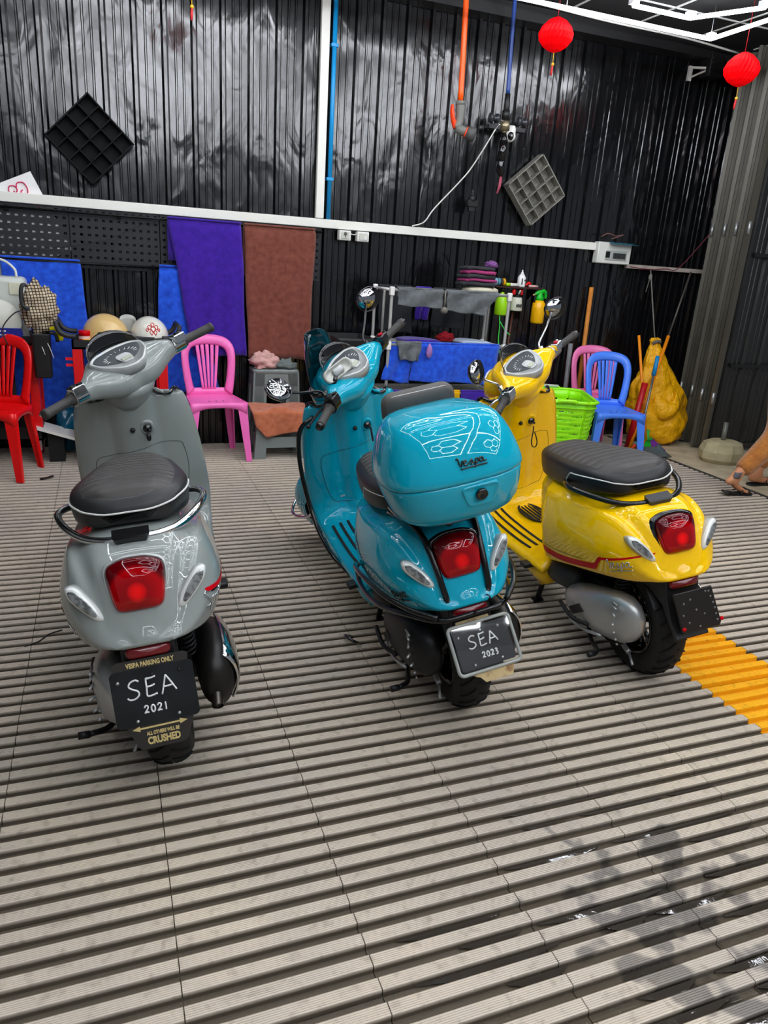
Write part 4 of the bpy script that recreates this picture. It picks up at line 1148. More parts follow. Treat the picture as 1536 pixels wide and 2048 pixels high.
# ================================================================ BACKGROUND THINGS
V3 = Vector
def towel_mat(name, a, b):
    return mat(name, a, .95, var=(26, b, .3, .7), bump=(240, .8, .004), sheen=.3)
def cloth(name, corners, m, y, label, cat='towel', group=None, fold=.006, nf=3, th=.008, back=.35, seed=0, parent=None):
    """hanging cloth: corners TL,TR,BR,BL as (x,z) on the plane y; folds over at the top"""
    TL, TR, BR, BL = [np.array(c, float) for c in corners]
    ph = seed*1.7
    def fn(u, v):
        if v < .12:                      # over the rail
            t = v/.12; a = PI*(1-t)
            top = TL*(1-u)+TR*u
            return (top[0], y+.012-.014*math.cos(a)*-1*-1, top[1]+.012*math.sin(a)) if False else (top[0], y+.014*math.cos(a*1.0)*-1*-1, top[1]+.012*math.sin(a))
        t = (v-.12)/.88
        top = TL*(1-u)+TR*u; bot = BL*(1-u)+BR*u
        p = top*(1-t)+bot*t
        yy = y-.014-fold*math.sin(nf*2*PI*u+ph+1.2*t)*t-fold*.6*math.sin(7*u+5*t+ph)
        return (p[0]+.004*math.sin(9*t+ph), yy, p[1]+.004*math.sin(11*u+ph)*t)
    b = MB(); b.slab(fn, 22, 26, th)
    # short return behind the rail
    def bk(u, v):
        top = TL*(1-u)+TR*u
        return (top[0], y+.016+.002*v, top[1]-back*v)
    b.slab(bk, 8, 4, -th*.8)
    o = b.build(name, m, parent)
    if label: tag(o, label, cat, group)
    return o
# ---------------- peg boards
m_peg = mat('pegboard_metal', '#232428', .5, .15)
M_rail = mat('rail_black_metal', '#121213', .35, .5)
def pegboard(x0, label):
    w, h, z0, y = .580, .385, 1.275, WY-.052
    nx, nz = 12, 8
    xs = [0]; 
    for i in range(nx): xs += [(.5+i)*w/nx-.010, (.5+i)*w/nx+.010]
    xs.append(w)
    zs = [0]
    for j in range(nz): zs += [(.5+j)*h/nz-.008, (.5+j)*h/nz+.008]
    zs.append(h)
    root = thing('pegboard', label, 'pegboard', (x0, y, z0))
    b = MB(); N = len(zs)
    vs = [(x, 0, z) for x in xs for z in zs]; fs = []
    for i in range(len(xs)-1):
        for j in range(N-1):
            if i % 2 == 1 and j % 2 == 1: continue
            fs.append((i*N+j, (i+1)*N+j, (i+1)*N+j+1, i*N+j+1))
    b.add(vs, fs); b.add([(x, .004, z) for x, y_, z in vs], [tuple(reversed(f)) for f in fs])
    b.build('perforated_sheet', m_peg, root)
    e = MB()
    e.box((w/2, .006, .004), (w, .016, .008)); e.build('folded_edge', m_peg, root); MB().box((w/2, .006, h-.004), (w, .016, .008)).build('folded_edge', m_peg, root)
    for x in (.004, w-.004): MB().box((x, .006, h/2), (.006, .016, h-.016)).build('folded_edge', m_peg, root)
for x0, l in ((-1.36, 'black perforated peg board at the far left end of the row, mostly out of frame'), (-.770, 'black peg board with white sign showing through its holes'),
              (-.184, 'black peg board with dark holes left of the purple towel'), (.402, 'black peg board behind the purple towel'), (.988, 'black peg board behind the brown towel')):
    pegboard(x0, l)
def rail(x0, x1, z, label):
    r = thing('towel_rail', label, 'rail', (x0, WY-.095, z))
    MB().cyl((0, 0, 0), (x1-x0, 0, 0), .009, n=10).build('rod', M_rail, r)
    n = max(2, int((x1-x0)/.6)+1)
    for k in range(n):
        x = .05+(x1-x0-.1)*k/(n-1)
        MB().box((x, .022, 0), (.022, .05, .034)).build('rail_clamp', M_rail, r, bevel=.004)
rail(-1.3, 1.57, 1.628, 'upper black towel rail along the peg boards')
rail(-1.3, .40, 1.305, 'lower black rail under the peg boards holding the blue towel')
# thin wire drooping across the pegboards
tag(MB().tube([(-.9, 5.63, 1.44), (-.6, 5.63, 1.395), (-.25, 5.63, 1.40), (.05, 5.63, 1.47), (.25, 5.63, 1.57), (.42, 5.63, 1.635)], .002, 5, spl=6).build('thin_wire', M_black), 'thin dark wire drooping across the peg boards', 'wire')
# sign board behind the trunking
F_ = frame((-.61, WY-.031, 1.545), (.906, 0, .424), (-.424, 0, .906))
# its upper right corner stands at (-.40, 1.858)
ctr = Vector((-.40, WY-.031, 1.858))-Vector((.906, 0, .424))*.36-Vector((-.424, 0, .906))*.26
F_ = frame(ctr, (.906, 0, .424), (-.424, 0, .906))
sg = thing('sign_board', 'white sign board with pink curly writing tilted behind the white trunking', 'sign', ctr)
Ml = F_.copy(); Ml.translation = (0, 0, 0)
b = MB(); b.pad([(-.36, -.26), (.36, -.26), (.36, .26), (-.36, .26)], Ml, [(1, -.004), (1, .003)], smooth=False); b.build('board', M_white, sg)
b = MB(); b.pad([(.345, -.26), (.36, -.26), (.36, .26), (.345, .26)], Ml, [(1, -.0045), (1, -.001)], smooth=False); b.build('board_edge', mat('wood_edge', '#b98a3a', .6), sg)
pk = mat('pink_print', '#d4155c', .6); bkp = mat('black_print', '#26262a', .6)
def strokes(lst, r, m, nm):
    b = MB()
    for st in lst: b.tube([Ml @ Vector((x, y, .004)) for x, y in cr(st, 5)], r, 5, flat=.4)
    b.build(nm, m, sg)
strokes([[(.205, .165), (.180, .190), (.195, .222), (.225, .215), (.232, .19), (.215, .175), (.206, .19)], [(.232, .20), (.25, .225), (.285, .215), (.292, .175), (.275, .145), (.25, .15), (.245, .17), (.262, .178)],
         [(.205, .165), (.215, .145), (.235, .152)], [(.245, .10), (.27, .125), (.305, .115), (.312, .075), (.30, .04)], [(.20, .085), (.225, .07), (.25, .09)], [(.13, .13), (.115, .10), (.135, .08), (.15, .10)], [(.16, .135), (.16, .115)]], .0095, pk, 'pink_lettering')
strokes([[(.03, .165), (.095, .165), (.095, .205), (.03, .205), (.03, .165)], [(.045, .18), (.06, .19), (.08, .18)], [(-.03, .17), (-.045, .185), (-.03, .20), (-.015, .185), (-.03, .17)], [(.0, .175), (.01, .175)], [(.0, .19), (.01, .19)], [(.115, .19), (.12, .195)]], .003, bkp, 'black_lettering')
# ---------------- towels on the rails
M_blue = towel_mat('blue_towel', '#0b3fc4', '#1f62ea'); M_purple = towel_mat('purple_towel', '#31078a', '#4012a4'); M_brown = towel_mat('brown_towel', '#6d3427', '#86493a'); M_gcloth = towel_mat('grey_cloth', '#565a5c', '#6c7174')
cloth('hanging_towel', [(-.625, 1.318), (-.135, 1.318), (-.055, .28), (-.60, .28)], M_blue, WY-.095, 'wide blue towel hanging from the lower rail above the plastic bag', seed=1)
cloth('hanging_towel', [(.385, 1.318), (.62, 1.318), (.80, .42), (.33, .42)], M_blue, WY-.105, 'narrow blue towel half hidden behind the purple towel', seed=2, fold=.014, nf=2)
cloth('hanging_towel', [(.446, 1.640), (.955, 1.640), (.995, .708), (.600, .708)], M_purple, WY-.125, 'purple towel hanging from the upper rail behind the pink chair', seed=3, back=.28)
cloth('hanging_towel', [(.975, 1.638), (1.505, 1.638), (1.480, .690), (1.010, .690)], M_brown, WY-.120, 'brown towel hanging from the upper rail above the grey stools', seed=4)
# ---------------- sockets, breaker box
def socket(x, label):
    r = thing('wall_socket', label, 'socket', (x, WY-.06, 1.617))
    MB().box((0, -.012, 0), (.094, .06, .072)).build('socket_box', M_white_pl, r, bevel=.006)
    MB().box((0, -.044, 0), (.066, .006, .050)).build('face_plate', mat('socket_face', '#cfd0c4', .4), r, bevel=.003)
    return r
s1 = socket(1.746, 'white socket box with a plug in it, nearer the brown towel')
b = MB(); b.cyl((0, -.046, .012), (0, -.058, .012), .014, .010, 12).tube([(0, -.055, .004), (0, -.056, -.014)], .003, 6); b.build('plug', mat('plug_grey', '#6d6e66', .5), s1)
s2 = socket(1.890, 'plain white switch box right of the socket under the trunking')
MB().box((.016, -.05, -.012), (.02, .006, .026)).build('rocker', M_white_pl, s2, bevel=.002)
tag(MB().tube([(1.793, WY-.075, 1.635), (1.815, WY-.08, 1.627), (1.843, WY-.075, 1.632)], .004, 6, spl=4).build('link_cable', M_white_pl), 'short white cable joining the two wall sockets', 'cable')
bx = thing('breaker_box', 'white electrical breaker box with its blue cover flipped open', 'electrical box', (4.205, WY-.03, 1.645))
MB().box((0, -.035, 0), (.345, .075, .175)).build('enclosure', mat('box_white', '#dfe1da', .4), bx, bevel=.008)
MB().box((.015, -.075, -.018), (.22, .010, .080)).build('breaker_window', mat('window_grey', '#b6bab6', .4), bx, bevel=.004)
b = MB()
for k in range(6): b.box((-.01+.022*k, -.083, -.02), (.017, .012, .045))
b.build('breakers', mat('breaker_dark', '#3c3d3d', .4), bx)
MB().box((-.075, -.082, -.014), (.04, .006, .05)).build('meter', M_black, bx)
MB().slab(lambda u, v: (-.075+.265*u, -.075-.07*v, .088-.035*v+.02*v*v), 6, 5, .004).build('flip_cover', mat('blue_tint_cover', '#3f7f99', .1, trans=.35), bx)
tag(MB().tube([(4.05, 5.66, 1.77), (4.10, 5.64, 1.80), (4.20, 5.65, 1.785), (4.26, 5.64, 1.80), (4.16, 5.66, 1.76)], .006, 6, spl=4).build('loose_wires', mat('wire_mix', '#6b4a44', .6)), 'tangle of short wires on top of the breaker box', 'wire')
tag(MB().tube([(4.40, 5.66, 1.545), (4.6, 5.66, 1.535), (4.80, 5.66, 1.55), (4.93, 5.66, 1.56), (5.10, 5.6, 1.80), (5.20, 5.55, 1.98)], .004, 5, spl=5).build('red_wire', mat('red_wire', '#6e1a2c', .5)), 'thin dark red wire along the low trunking up to the gate', 'wire')
# ---------------- grid trays on the wall
def grid_tray(c, ux, uz, d, m, label, nholes=False, yaw=0, side=.383):
    """4x4 tray; ux,uz in-plane axes"""
    Fz = frame((0, 0, 0), ux, uz)
    r = thing('grid_tray', label, 'tray', c)
    h = side/2; t = .006
    def blk(b, u0, u1, v0, v1, w0, w1):
        b.add([tuple(Fz @ Vector(p)) for p in ((u0, v0, w0), (u1, v0, w0), (u1, v1, w0), (u0, v1, w0), (u0, v0, w1), (u1, v0, w1), (u1, v1, w1), (u0, v1, w1))],
              [(3, 2, 1, 0), (4, 5, 6, 7), (0, 1, 5, 4), (1, 2, 6, 5), (2, 3, 7, 6), (3, 0, 4, 7)])
    b = MB(); blk(b, -h, h, -h, h, 0, .006); b.build('tray_base', m, r)
    for k, (u0, u1, v0, v1) in enumerate(((-h, h, -h, -h+t*1.4), (-h, h, h-t*1.4, h), (-h, -h+t*1.4, -h, h), (h-t*1.4, h, -h, h))):
        b = MB(); blk(b, u0, u1, v0, v1, 0, d); b.build('tray_wall', m, r)
    for k in (-1, 0, 1):
        q = k*side/4
        b = MB(); blk(b, q-t/2, q+t/2, -h, h, .006, d-.002); b.build('divider', m, r)
        b = MB(); blk(b, -h, h, q-t/2, q+t/2, .006, d-.002); b.build('divider', m, r)
    if nholes:
        b = MB()
        for i in range(4):
            for j in range(4):
                for a in range(3):
                    for e in range(3):
                        u = (i-1.5)*side/4+(a-1)*.02; v = (j-1.5)*side/4+(e-1)*.02
                        p = Fz @ Vector((u, v, .0062)); q = Fz @ Vector((u, v, .0068)); b.cyl(p, q, .003, n=6)
        o = b.build('drain_holes', M_black, r); o['kind'] = 'stuff'
    return r
s2_ = math.sqrt(.5)
grid_tray((-.022, WY-.03, 2.080), (s2_, 0, s2_), (-s2_, 0, s2_), .075, mat('tray_black', '#0d0e0f', .6, spec=.2), 'black diamond hung grid tray on the black wall, upper left', side=.388)
grid_tray((3.350, WY-.03, 2.075), (.752, 0, .659), (-.659, 0, .752), .085, mat('tray_grey', '#77756e', .55, var=(12, '#8d8a80')), 'grey dusty diamond hung grid tray on the black wall, right of the hoses', True, side=.385)
# ---------------- hanging hoses
oh = thing('orange_hose', 'orange hose hanging from the ceiling with a grey spray nozzle', 'hose', (2.47, 5.4, 2.6))
L_ = lambda x, z, y=0: (x-2.47, y, z-2.6)
MB().tube([L_(2.462, 3.29), L_(2.47, 3.1), L_(2.482, 2.8), L_(2.489, 2.575)], .020, 10, spl=4).build('hose', mat('orange_rubber', '#ff5a08', .35), oh)
gn = MB().cyl(L_(2.490, 2.575), L_(2.492, 2.55), .034, .038, 14).tube([L_(2.492, 2.555), L_(2.497, 2.50), L_(2.494, 2.44), L_(2.475, 2.395)], [.034, .034, .031, .033], 12, spl=4).tube([L_(2.475, 2.40), L_(2.515, 2.385, -.02), L_(2.545, 2.375, -.03)], .032, 12).build('nozzle_body', mat('nozzle_grey', '#6f706a', .45), oh)
MB().cyl(L_(2.545, 2.376, -.03), L_(2.598, 2.358, -.05), .042, .052, 16).cyl(L_(2.598, 2.358, -.05), L_(2.604, 2.356, -.053), .046, .038, 16).build('nozzle_head', mat('nozzle_dark', '#4d4e4c', .5), gn)
MB().tube([L_(2.428, 2.545), L_(2.432, 2.50), L_(2.445, 2.445), L_(2.462, 2.395)], [.016, .023, .024, .018], 8, spl=4, flat=.6).tube([L_(2.45, 2.45), L_(2.478, 2.43)], .012, 8).build('trigger', mat('trigger_orange', '#ff4312', .4), gn)
MB().cyl(L_(2.538, 2.378, -.027), L_(2.548, 2.374, -.031), .038, n=14).build('nozzle_ring', mat('trigger_orange', '#ff4312'), gn)
bh = thing('blue_hose', 'blue pressure hose hanging from the ceiling with a black wash gun', 'hose', (2.866, 5.4, 2.6))
L_ = lambda x, z, y=0: (x-2.866, y, z-2.6)
MB().tube([L_(2.842, 3.29), L_(2.848, 3.1), L_(2.860, 2.8), L_(2.866, 2.665)], .015, 10, spl=4).build('hose', mat('blue_rubber', '#1e3f86', .35), bh)
MB().tube([L_(2.866, 2.67), L_(2.868, 2.60), L_(2.866, 2.50)], [.019, .022, .024], 12).cyl(L_(2.866, 2.56), L_(2.866, 2.50), .029, .029, 14).build('hose_sleeve', M_black, bh)
MB().cyl(L_(2.868, 2.487), L_(2.870, 2.425), .036, .036, 14).cyl(L_(2.870, 2.425), L_(2.870, 2.41), .018, n=12).build('coupling', mat('brass_worn', '#9a8f74', .3, .8), bh)
MB().tube([L_(2.870, 2.41), L_(2.872, 2.37), L_(2.872, 2.35)], [.016, .026, .032], 12).cyl(L_(2.870, 2.35), L_(2.868, 2.22), .032, .034, 14).tube([L_(2.868, 2.23), L_(2.870, 2.17), L_(2.884, 2.12)], [.030, .034, .020], 10, spl=3).tube([L_(2.885, 2.20), L_(2.905, 2.16), L_(2.89, 2.11)], .006, 6, spl=3).build('wash_gun', M_blackgl, bh)
MB().tube([L_(2.878, 2.12), L_(2.873, 2.05), L_(2.862, 1.995)], .006, 6).tube([L_(2.886, 2.12), L_(2.884, 2.05), L_(2.866, 2.0)], .006, 6).build('pull_cord', mat('pink_cord', '#a8475c', .6), bh)
# bracket bar with camera
br = thing('wall_bracket', 'black wall bracket bar holding the white camera behind the blue hose', 'bracket', (3.01, 5.70, 2.485))
MB().box((0, -.06, 0), (.32, .05, .035)).box((-.1, -.02, 0), (.03, .08, .03)).box((.1, -.02, 0), (.03, .08, .03)).build('bar', M_grey_pl, br, bevel=.004)
for x in (-.115, .13):
    MB().lathe([(.012, -.04), (.035, -.035), (.035, -.02), (.02, -.015), (.02, .015), (.035, .02), (.035, .035), (.012, .04)], 14, (x, -.06, .06), 'X').build('roller', mat('roller_grey', '#4a4b50', .3, .5), br)
cm = thing('security_camera', 'small white security camera fixed below the black wall bracket', 'camera', (3.036, 5.62, 2.446))
MB().lathe([(.001, .062), (.026, .060), (.033, .04), (.034, .0), (.028, -.02)], 18, (.012, 0, 0)).ball((0, -.008, -.014), .043, 18, 12).build('housing', M_white_pl, cm)
MB().ball((-.008, -.034, -.016), (.026, .022, .030), 14, 10).build('lens_window', M_blackgl, cm)
MB().cyl((-.010, -.054, -.018), (-.011, -.060, -.018), .010, .009, 12).build('lens_ring', M_alu, cm)
tag(MB().tube([(2.985, 5.62, 2.50), (2.93, 5.62, 2.497), (2.87, 5.62, 2.40), (2.817, 5.62, 2.311), (2.72, 5.62, 2.16), (2.62, 5.62, 2.045), (2.45, 5.63, 1.86), (2.38, 5.64, 1.76), (2.29, 5.66, 1.724)], .0055, 6, spl=5).build('camera_cable', M_white_pl), 'white cable sagging from the camera to the trunking', 'cable')
pg = thing('hanging_plug', 'black power plug hanging on a thin cord left of the grey tray', 'plug', (2.765, 5.62, 1.93))
MB().tube([(-.0, 0, 1.34), (.001, 0, .6), (0, 0, .09)], .0035, 5).build('cord', M_grey_pl, pg)
MB().lathe([(.006, .10), (.012, .09), (.012, .075), (.018, .07), (.018, .055), (.030, .045), (.034, .02), (.030, .01)], 12, (0, 0, 0)).box((0, 0, -.005), (.085, .05, .05)).box((.0, 0, -.045), (.055, .035, .04)).build('plug_body', M_black, pg, bevel=.004)
wb = thing('wall_lamp_arm', 'small white metal bracket high in the right corner of the black wall', 'bracket', (4.74, 5.70, 3.10))
MB().box((-.03, 0, 0), (.035, .02, .11)).build('mount_plate', M_white_pl, wb)
MB().tube([(-.03, -.02, .04), (.10, -.12, .035)], .010, 6).tube([(-.03, -.02, -.03), (.08, -.11, .03)], .008, 6).build('arm', M_white_pl, wb)
# black speaker-like box in the corner above it
cb_ = thing('corner_box', 'small black ribbed box under the ceiling in the right corner', 'box', (4.86, 5.62, 3.16))
b = MB().box((0, 0, 0), (.14, .12, .18)); 
for k in range(4): b.box((0, -.062, -.06+.035*k), (.12, .01, .014))
b.build('ribbed_box', M_black, cb_, bevel=.006)
# ---------------- lanterns
m_lan = mat('red_lantern', '#e60008', .6, spec=.1, emit=('#ff0006', .12))  # faint glow added to the paper so its red stays deep
def lantern(loc, label, r=.112):
    t = thing('paper_lantern', label, 'lantern', loc)
    b = MB(); R = []
    prof = [(.012, 1.0), (.22, .97), (.55, .78), (.86, .42), (1.0, .05), (.94, -.28), (.70, -.62), (.38, -.86), (.10, -.96), (.02, -.98)]
    for q, h in prof:
        ring = []
        for k in range(48):
            a = 2*PI*k/48; w = 1+(.07 if k % 2 else -.02)*min(1, q*1.4)
            ring.append((r*q*w*math.cos(a+h*.35), r*q*w*math.sin(a+h*.35), h*r*.95))
        R.append(ring)
    b.rings(R, smooth=False); b.build('paper_body', m_lan, t)
    MB().cyl((0, 0, r*.93), (0, 0, CZ-loc[2]-.002), .0018, n=5).build('string', mat('red_string', '#b01020', .6), t)
    MB().tube([(0, 0, -r*.9), (.002, 0, -r*1.45)], .0025, 5).ball((.002, 0, -r*1.55), .011, 10, 8).build('bead', mat('gold_bead', '#e0b028', .35), t)
    MB().tube([(.002, 0, -r*1.6), (.0, 0, -r*1.85), (-.001, 0, -r*2.15)], [.006, .008, .007], 8).build('tassel', mat('red_tassel', '#c92a2e', .6), t)
lantern((3.0, 5.05, 2.985), 'red pleated paper lantern hanging under the straight light bar')
lantern((4.235, 4.6, 2.862), 'red pleated paper lantern hanging in front of the gate corner')
lantern((.567, 5.0, 2.93), 'red paper lantern above the frame whose tassel tip hangs over the left wall')
# ---------------- plastic chairs
def make_chair(name, label, col):
    m = mat(name+'_plastic', col, .32, 0, .15)
    t = thing('plastic_chair', label, 'chair')
    def bend(u, v, w=0):
        return (u*(1-.05*(v/.44)), .170+.095*max(v/.44, 0)**1.2-.9*u*u+w, .435+v)
    o = [(-.165, 0), (-.182, .10), (-.197, .22), (-.199, .31), (-.178, .37), (-.12, .408), (0, .422)]
    i = [(-.118, .035), (-.136, .11), (-.152, .22), (-.152, .285), (-.132, .330), (-.085, .352), (0, .360)]
    o = o+[(-a, b) for a, b in reversed(o[:-1])]; i = i+[(-a, b) for a, b in reversed(i[:-1])]
    oc, ic = cr(o, 4), cr(i, 4); n = len(oc)-1
    b = MB()
    def fr(u, v):
        k = min(int(u*n), n-1); f = u*n-k
        A = oc[k]*(1-f)+oc[k+1]*f; B = ic[k]*(1-f)+ic[k+1]*f; p = A*(1-v)+B*v
        return bend(p[0], p[1], -.010*math.sin(PI*v))
    b.slab(fr, n, 4, .012); b.build('backrest', m, t)
    b = MB(); b.slab(lambda u, v: bend(-.168+.336*u, -.012+.060*v, 0), 12, 2, .012); b.build('back_base', m, t)
    for k in range(-2, 3):
        b = MB()
        def sl(u, v, k=k):
            x = k*(.022+.0175*u)+(v-.5)*(.0155+.011*u); return bend(x, .040+.325*u, .001)
        b.slab(sl, 10, 1, .009); b.build('slat', m, t)
    b = MB()
    def seat(u, v):
        x = (u-.5)*2; y = -.205+.385*v; hw = .205-.030*v
        return (x*hw, y, .435-.012*(1-x*x)*math.sin(PI*v)-.014*abs(x)**6-.02*(1-v)**8)
    b.slab(seat, 16, 16, .010)
    for s in (-.045, 0, .045): pass
    st = b.build('seat', m, t)
    d = MB()
    for s in (-.05, 0, .05): d.cyl((s, -.10, .4255), (s, -.10, .4275), .006, n=8)
    d.build('drain_holes', mat('hole_dark', '#5a2040', .8), st)
    # aprons with an arch
    for nm, P0, P1 in (('front_apron', (-.2, -.203), (.2, -.203)), ('side_apron', (-.200, -.20), (-.172, .17)), ('side_apron', (.200, -.20), (.172, .17)), ('rear_apron', (-.172, .175), (.172, .175))):
        b = MB()
        def ap(u, v):
            x = P0[0]+(P1[0]-P0[0])*u; y = P0[1]+(P1[1]-P0[1])*u
            dz = .035+.050*(abs(2*u-1)**3)
            return (x, y, .428-dz*v)
        b.slab(ap, 12, 2, .006); b.build(nm, m, t)
    for sx in (-1, 1):
        for fy in (-1, 1):
            b = MB(); R = []
            for k, z in enumerate((.43, .34, .18, .0)):
                q = 1-z/.43; w = .070-.030*q; th = .010
                cx = sx*((.200 if fy < 0 else .172)+.030*q); cy = (-.200 if fy < 0 else .175)+fy*.045*q
                a, c = -sx, -fy
                R.append([(cx, cy, z), (cx+a*w, cy, z), (cx+a*w, cy+c*th, z), (cx+a*th, cy+c*th, z), (cx+a*th, cy+c*w*.75, z), (cx, cy+c*w*.75, z)])
            b.rings(R, smooth=False); b.build('leg', m, t)
    return t
ch = make_chair('pink', 'pink plastic chair with slatted back beside the brown towel', '#ff74c4'); ch.location = (.715, 5.37, 0); ch.rotation_euler.z = math.radians(5); ch.scale = (1, .86, 1)
ch2 = make_chair('pink_b', 'pink plastic chair half hidden behind the blue chair', '#f47cb6'); ch2.location = (4.02, 5.36, 0); ch2.rotation_euler.z = math.radians(-18)
ch3 = make_chair('blue', 'blue plastic chair with scuffed top beside the green basket', '#4c86f8'); ch3.location = (3.86, 4.90, 0); ch3.rotation_euler.z = math.radians(-14)
ch4 = make_chair('red', 'red plastic chair at the left edge in front of the tool cart', '#ee0c10'); ch4.location = (-.68, 5.10, 0); ch4.rotation_euler.z = math.radians(-20); ch4.scale = (1, .8, 1)
# ---------------- stools
m_st = mat('stool_grey', '#7f8785', .35, 0, .2)
def stool(w0, w1, h, loc, label, slot=True, group=None, low=True):
    t = thing('plastic_stool', label, 'stool', loc)
    hw = lambda z: (w1+(w0-w1)*(1-z/h))/2
    b = MB(); q = [(math.copysign(1, x)*1, 0) for x in (1,)]
    R = []
    for z, s in ((h-.03, 1.03), (h-.008, 1.03), (h, .98), (h, .5)):
        R.append([(x*s, y*s, z) for x, y in rrect(w1, w1, .045)])
    b.rings(R); b.build('seat', m_st, t)
    z1 = h*.42 if slot else h-.10
    for a in range(4):
        Rz = Matrix.Rotation(a*PI/2, 4, 'Z')
        def panel(x0, x1, za, zb, nm, yoff=0):
            b = MB(Rz); P = []
            for z in (za, zb):
                k = hw(z)
                P.append([(x0*k, -k+yoff, z), (x1*k, -k+yoff, z), (x1*k, -k+.014+yoff, z), (x0*k, -k+.014+yoff, z)])
            b.rings(P, smooth=False); b.build(nm, m_st, t)
        if slot:
            panel(-.93, .93, h*.80, h-.02, 'skirt')
            panel(-.93, -.42, h*.36, h*.80, 'skirt_side'); panel(.42, .93, h*.36, h*.80, 'skirt_side')
        else:
            panel(-.93, .93, h-.11, h-.02, 'skirt')
        panel(-.90, .90, .085, .165, 'crossbar', .004)
        b = MB(Rz); P = []
        for z in (h-.02, h*.5, .0):
            k = hw(z); w = .085
            P.append([(-k, -k, z), (-k+w, -k, z), (-k+w, -k+.012, z), (-k+.012, -k+.012, z), (-k+.012, -k+w, z), (-k, -k+w, z)])
        b.rings(P, smooth=False); b.build('leg', m_st, t)
    return t
sa_ = stool(.43, .37, .352, (1.20, 5.345, 0), 'low grey plastic stool under the salmon cloth', slot=False); sa_.scale = (1, .58, 1)
sb_ = stool(.40, .345, .622, (1.205, 5.60, 0), 'tall grey plastic stool with a square slot behind the low stool'); sb_.scale = (1, .58, 1)

def lump(label, name, cat, c, r, m, seed, amp=.35, n=26, k=18, freq=2.2, sub=0, group=None, flat=True):
    """crumpled cloth heap resting on its own base"""
    b = MB(); R = []
    for i in range(k+1):
        th = PI*(i+.03)/(k+.06); ring = []
        for j in range(n):
            a = 2*PI*j/n
            d = V3((math.sin(th)*math.cos(a), math.sin(th)*math.sin(a), -math.cos(th)))
            f = 1+amp*noise.noise(d*freq+V3((seed*3.1, seed, 0)))+amp*.5*noise.noise(d*freq*2.6+V3((0, seed*2., 5)))
            z = d.z*r[2]*f
            if flat and z < -r[2]*.55: z = -r[2]*.55
            ring.append((c[0]+d.x*r[0]*f, c[1]+d.y*r[1]*f, c[2]+z))
        R.append(ring)
    b.rings(R); o = b.build(name, m); return tag(o, label, cat, group)
# salmon cloth over the low stool
M_salmon = towel_mat('salmon_cloth', '#b5603f', '#cf7a54')
def sal(u, v):
    x = .965+.445*u
    if v < .4:
        t = v/.4; y = 5.455-.235*t; z = .366+.012*math.sin(9*u+4*t)*(.4+t)+.008*math.sin(23*t)
    else:
        t = (v-.4)/.6; drop = .205-.075*u-.10*max(0, .18-u)/.18+(.02 if u > .85 else 0)
        y = 5.215-.012*math.sin(10*u)*t-.006; z = .362-drop*t
        x += (-.0+.03*t)*(1-u)
    return (x, y, z+.0)
b = MB(); b.slab(sal, 26, 26, .010); tag(b.build('draped_cloth', M_salmon), 'salmon cloth draped over the low grey stool', 'cloth')
lump('small pink cloth crumpled on the tall grey stool', 'crumpled_cloth', 'cloth', (1.125, 5.56, .668), (.10, .07, .075), mat('pink_cloth', '#d9a9a2', .95, bump=(60, .6, .01)), 3, .5)
lump('small grey cloth crumpled beside the pink cloth on the stool', 'crumpled_cloth', 'cloth', (1.285, 5.57, .648), (.085, .06, .046), mat('greygreen_cloth', '#6c7572', .95, bump=(60, .6, .01)), 8, .5)
# ---------------- tool carts
m_redp = mat('cart_red', '#e00a10', .35, 0, .2); m_tray = mat('cart_tray', '#1b1b1c', .5)
def cart(x0, x1, label, y=5.33):
    t = thing('tool_cart', label, 'cart', ((x0+x1)/2, y, 0)); w = x1-x0; hx = w/2; hy = .17
    for z, d in ((.790, .058), (.16, .09)):
        b = MB(); b.box((0, 0, z+.006), (w, 2*hy, .012))
        for s in (-1, 1): b.box((0, s*(hy-.006), z+d/2), (w, .012, d)).box((s*(hx-.006), 0, z+d/2), (.012, 2*hy, d))
        b.build('cart_tray', m_tray, t)
    for sx in (-1, 1):
        for sy in (-1, 1):
            MB().box((sx*(hx-.030), sy*(hy-.028), .52), (.060, .05, .545)).build('post', m_redp, t, bevel=.004)
    for z in (.725, .685):
        MB().box((-hx-.02, -hy+.02, z), (.045, .02, .016)).build('hook_peg', m_redp, t)
    for s in (-1, 1):
        MB().tube([(s*(hx-.03), -hy+.01, .868), (s*(hx+.02), -hy+.01, .872), (s*(hx+.065), -hy+.01, .895), (s*(hx+.085), -hy+.01, .945)], [.016, .017, .017, .014], 8, spl=4).tube([(s*(hx-.03), hy-.01, .868), (s*(hx+.02), hy-.01, .872), (s*(hx+.065), hy-.01, .895), (s*(hx+.085), hy-.01, .945)], [.016, .017, .017, .014], 8, spl=4).tube([(s*(hx+.085), -hy+.01, .945), (s*(hx+.085), hy-.01, .945)], .015, 8).build('curved_handle', M_grey_pl, t)
    for sx in (-1, 1):
        for sy in (-1, 1):
            cx, cy = sx*(hx-.04), sy*(hy-.03)
            c_ = MB().box((cx, cy, .125), (.045, .045, .07)).box((cx-.014, cy, .07), (.004, .03, .08)).box((cx+.014, cy, .07), (.004, .03, .08)).build('caster_fork', M_alu, t)
            MB().cyl((cx-.011, cy-.01, .032), (cx+.011, cy-.01, .032), .032, n=20).build('caster_wheel', mat('pink_wheel', '#b4475c', .5), c_)
    return t
cart(-.205, .385, 'black tray tool cart with red posts behind the grey scooter')
cart(-1.08, -.425, y=5.46, label= 'black tray tool cart with red posts at the left edge behind the red chair')
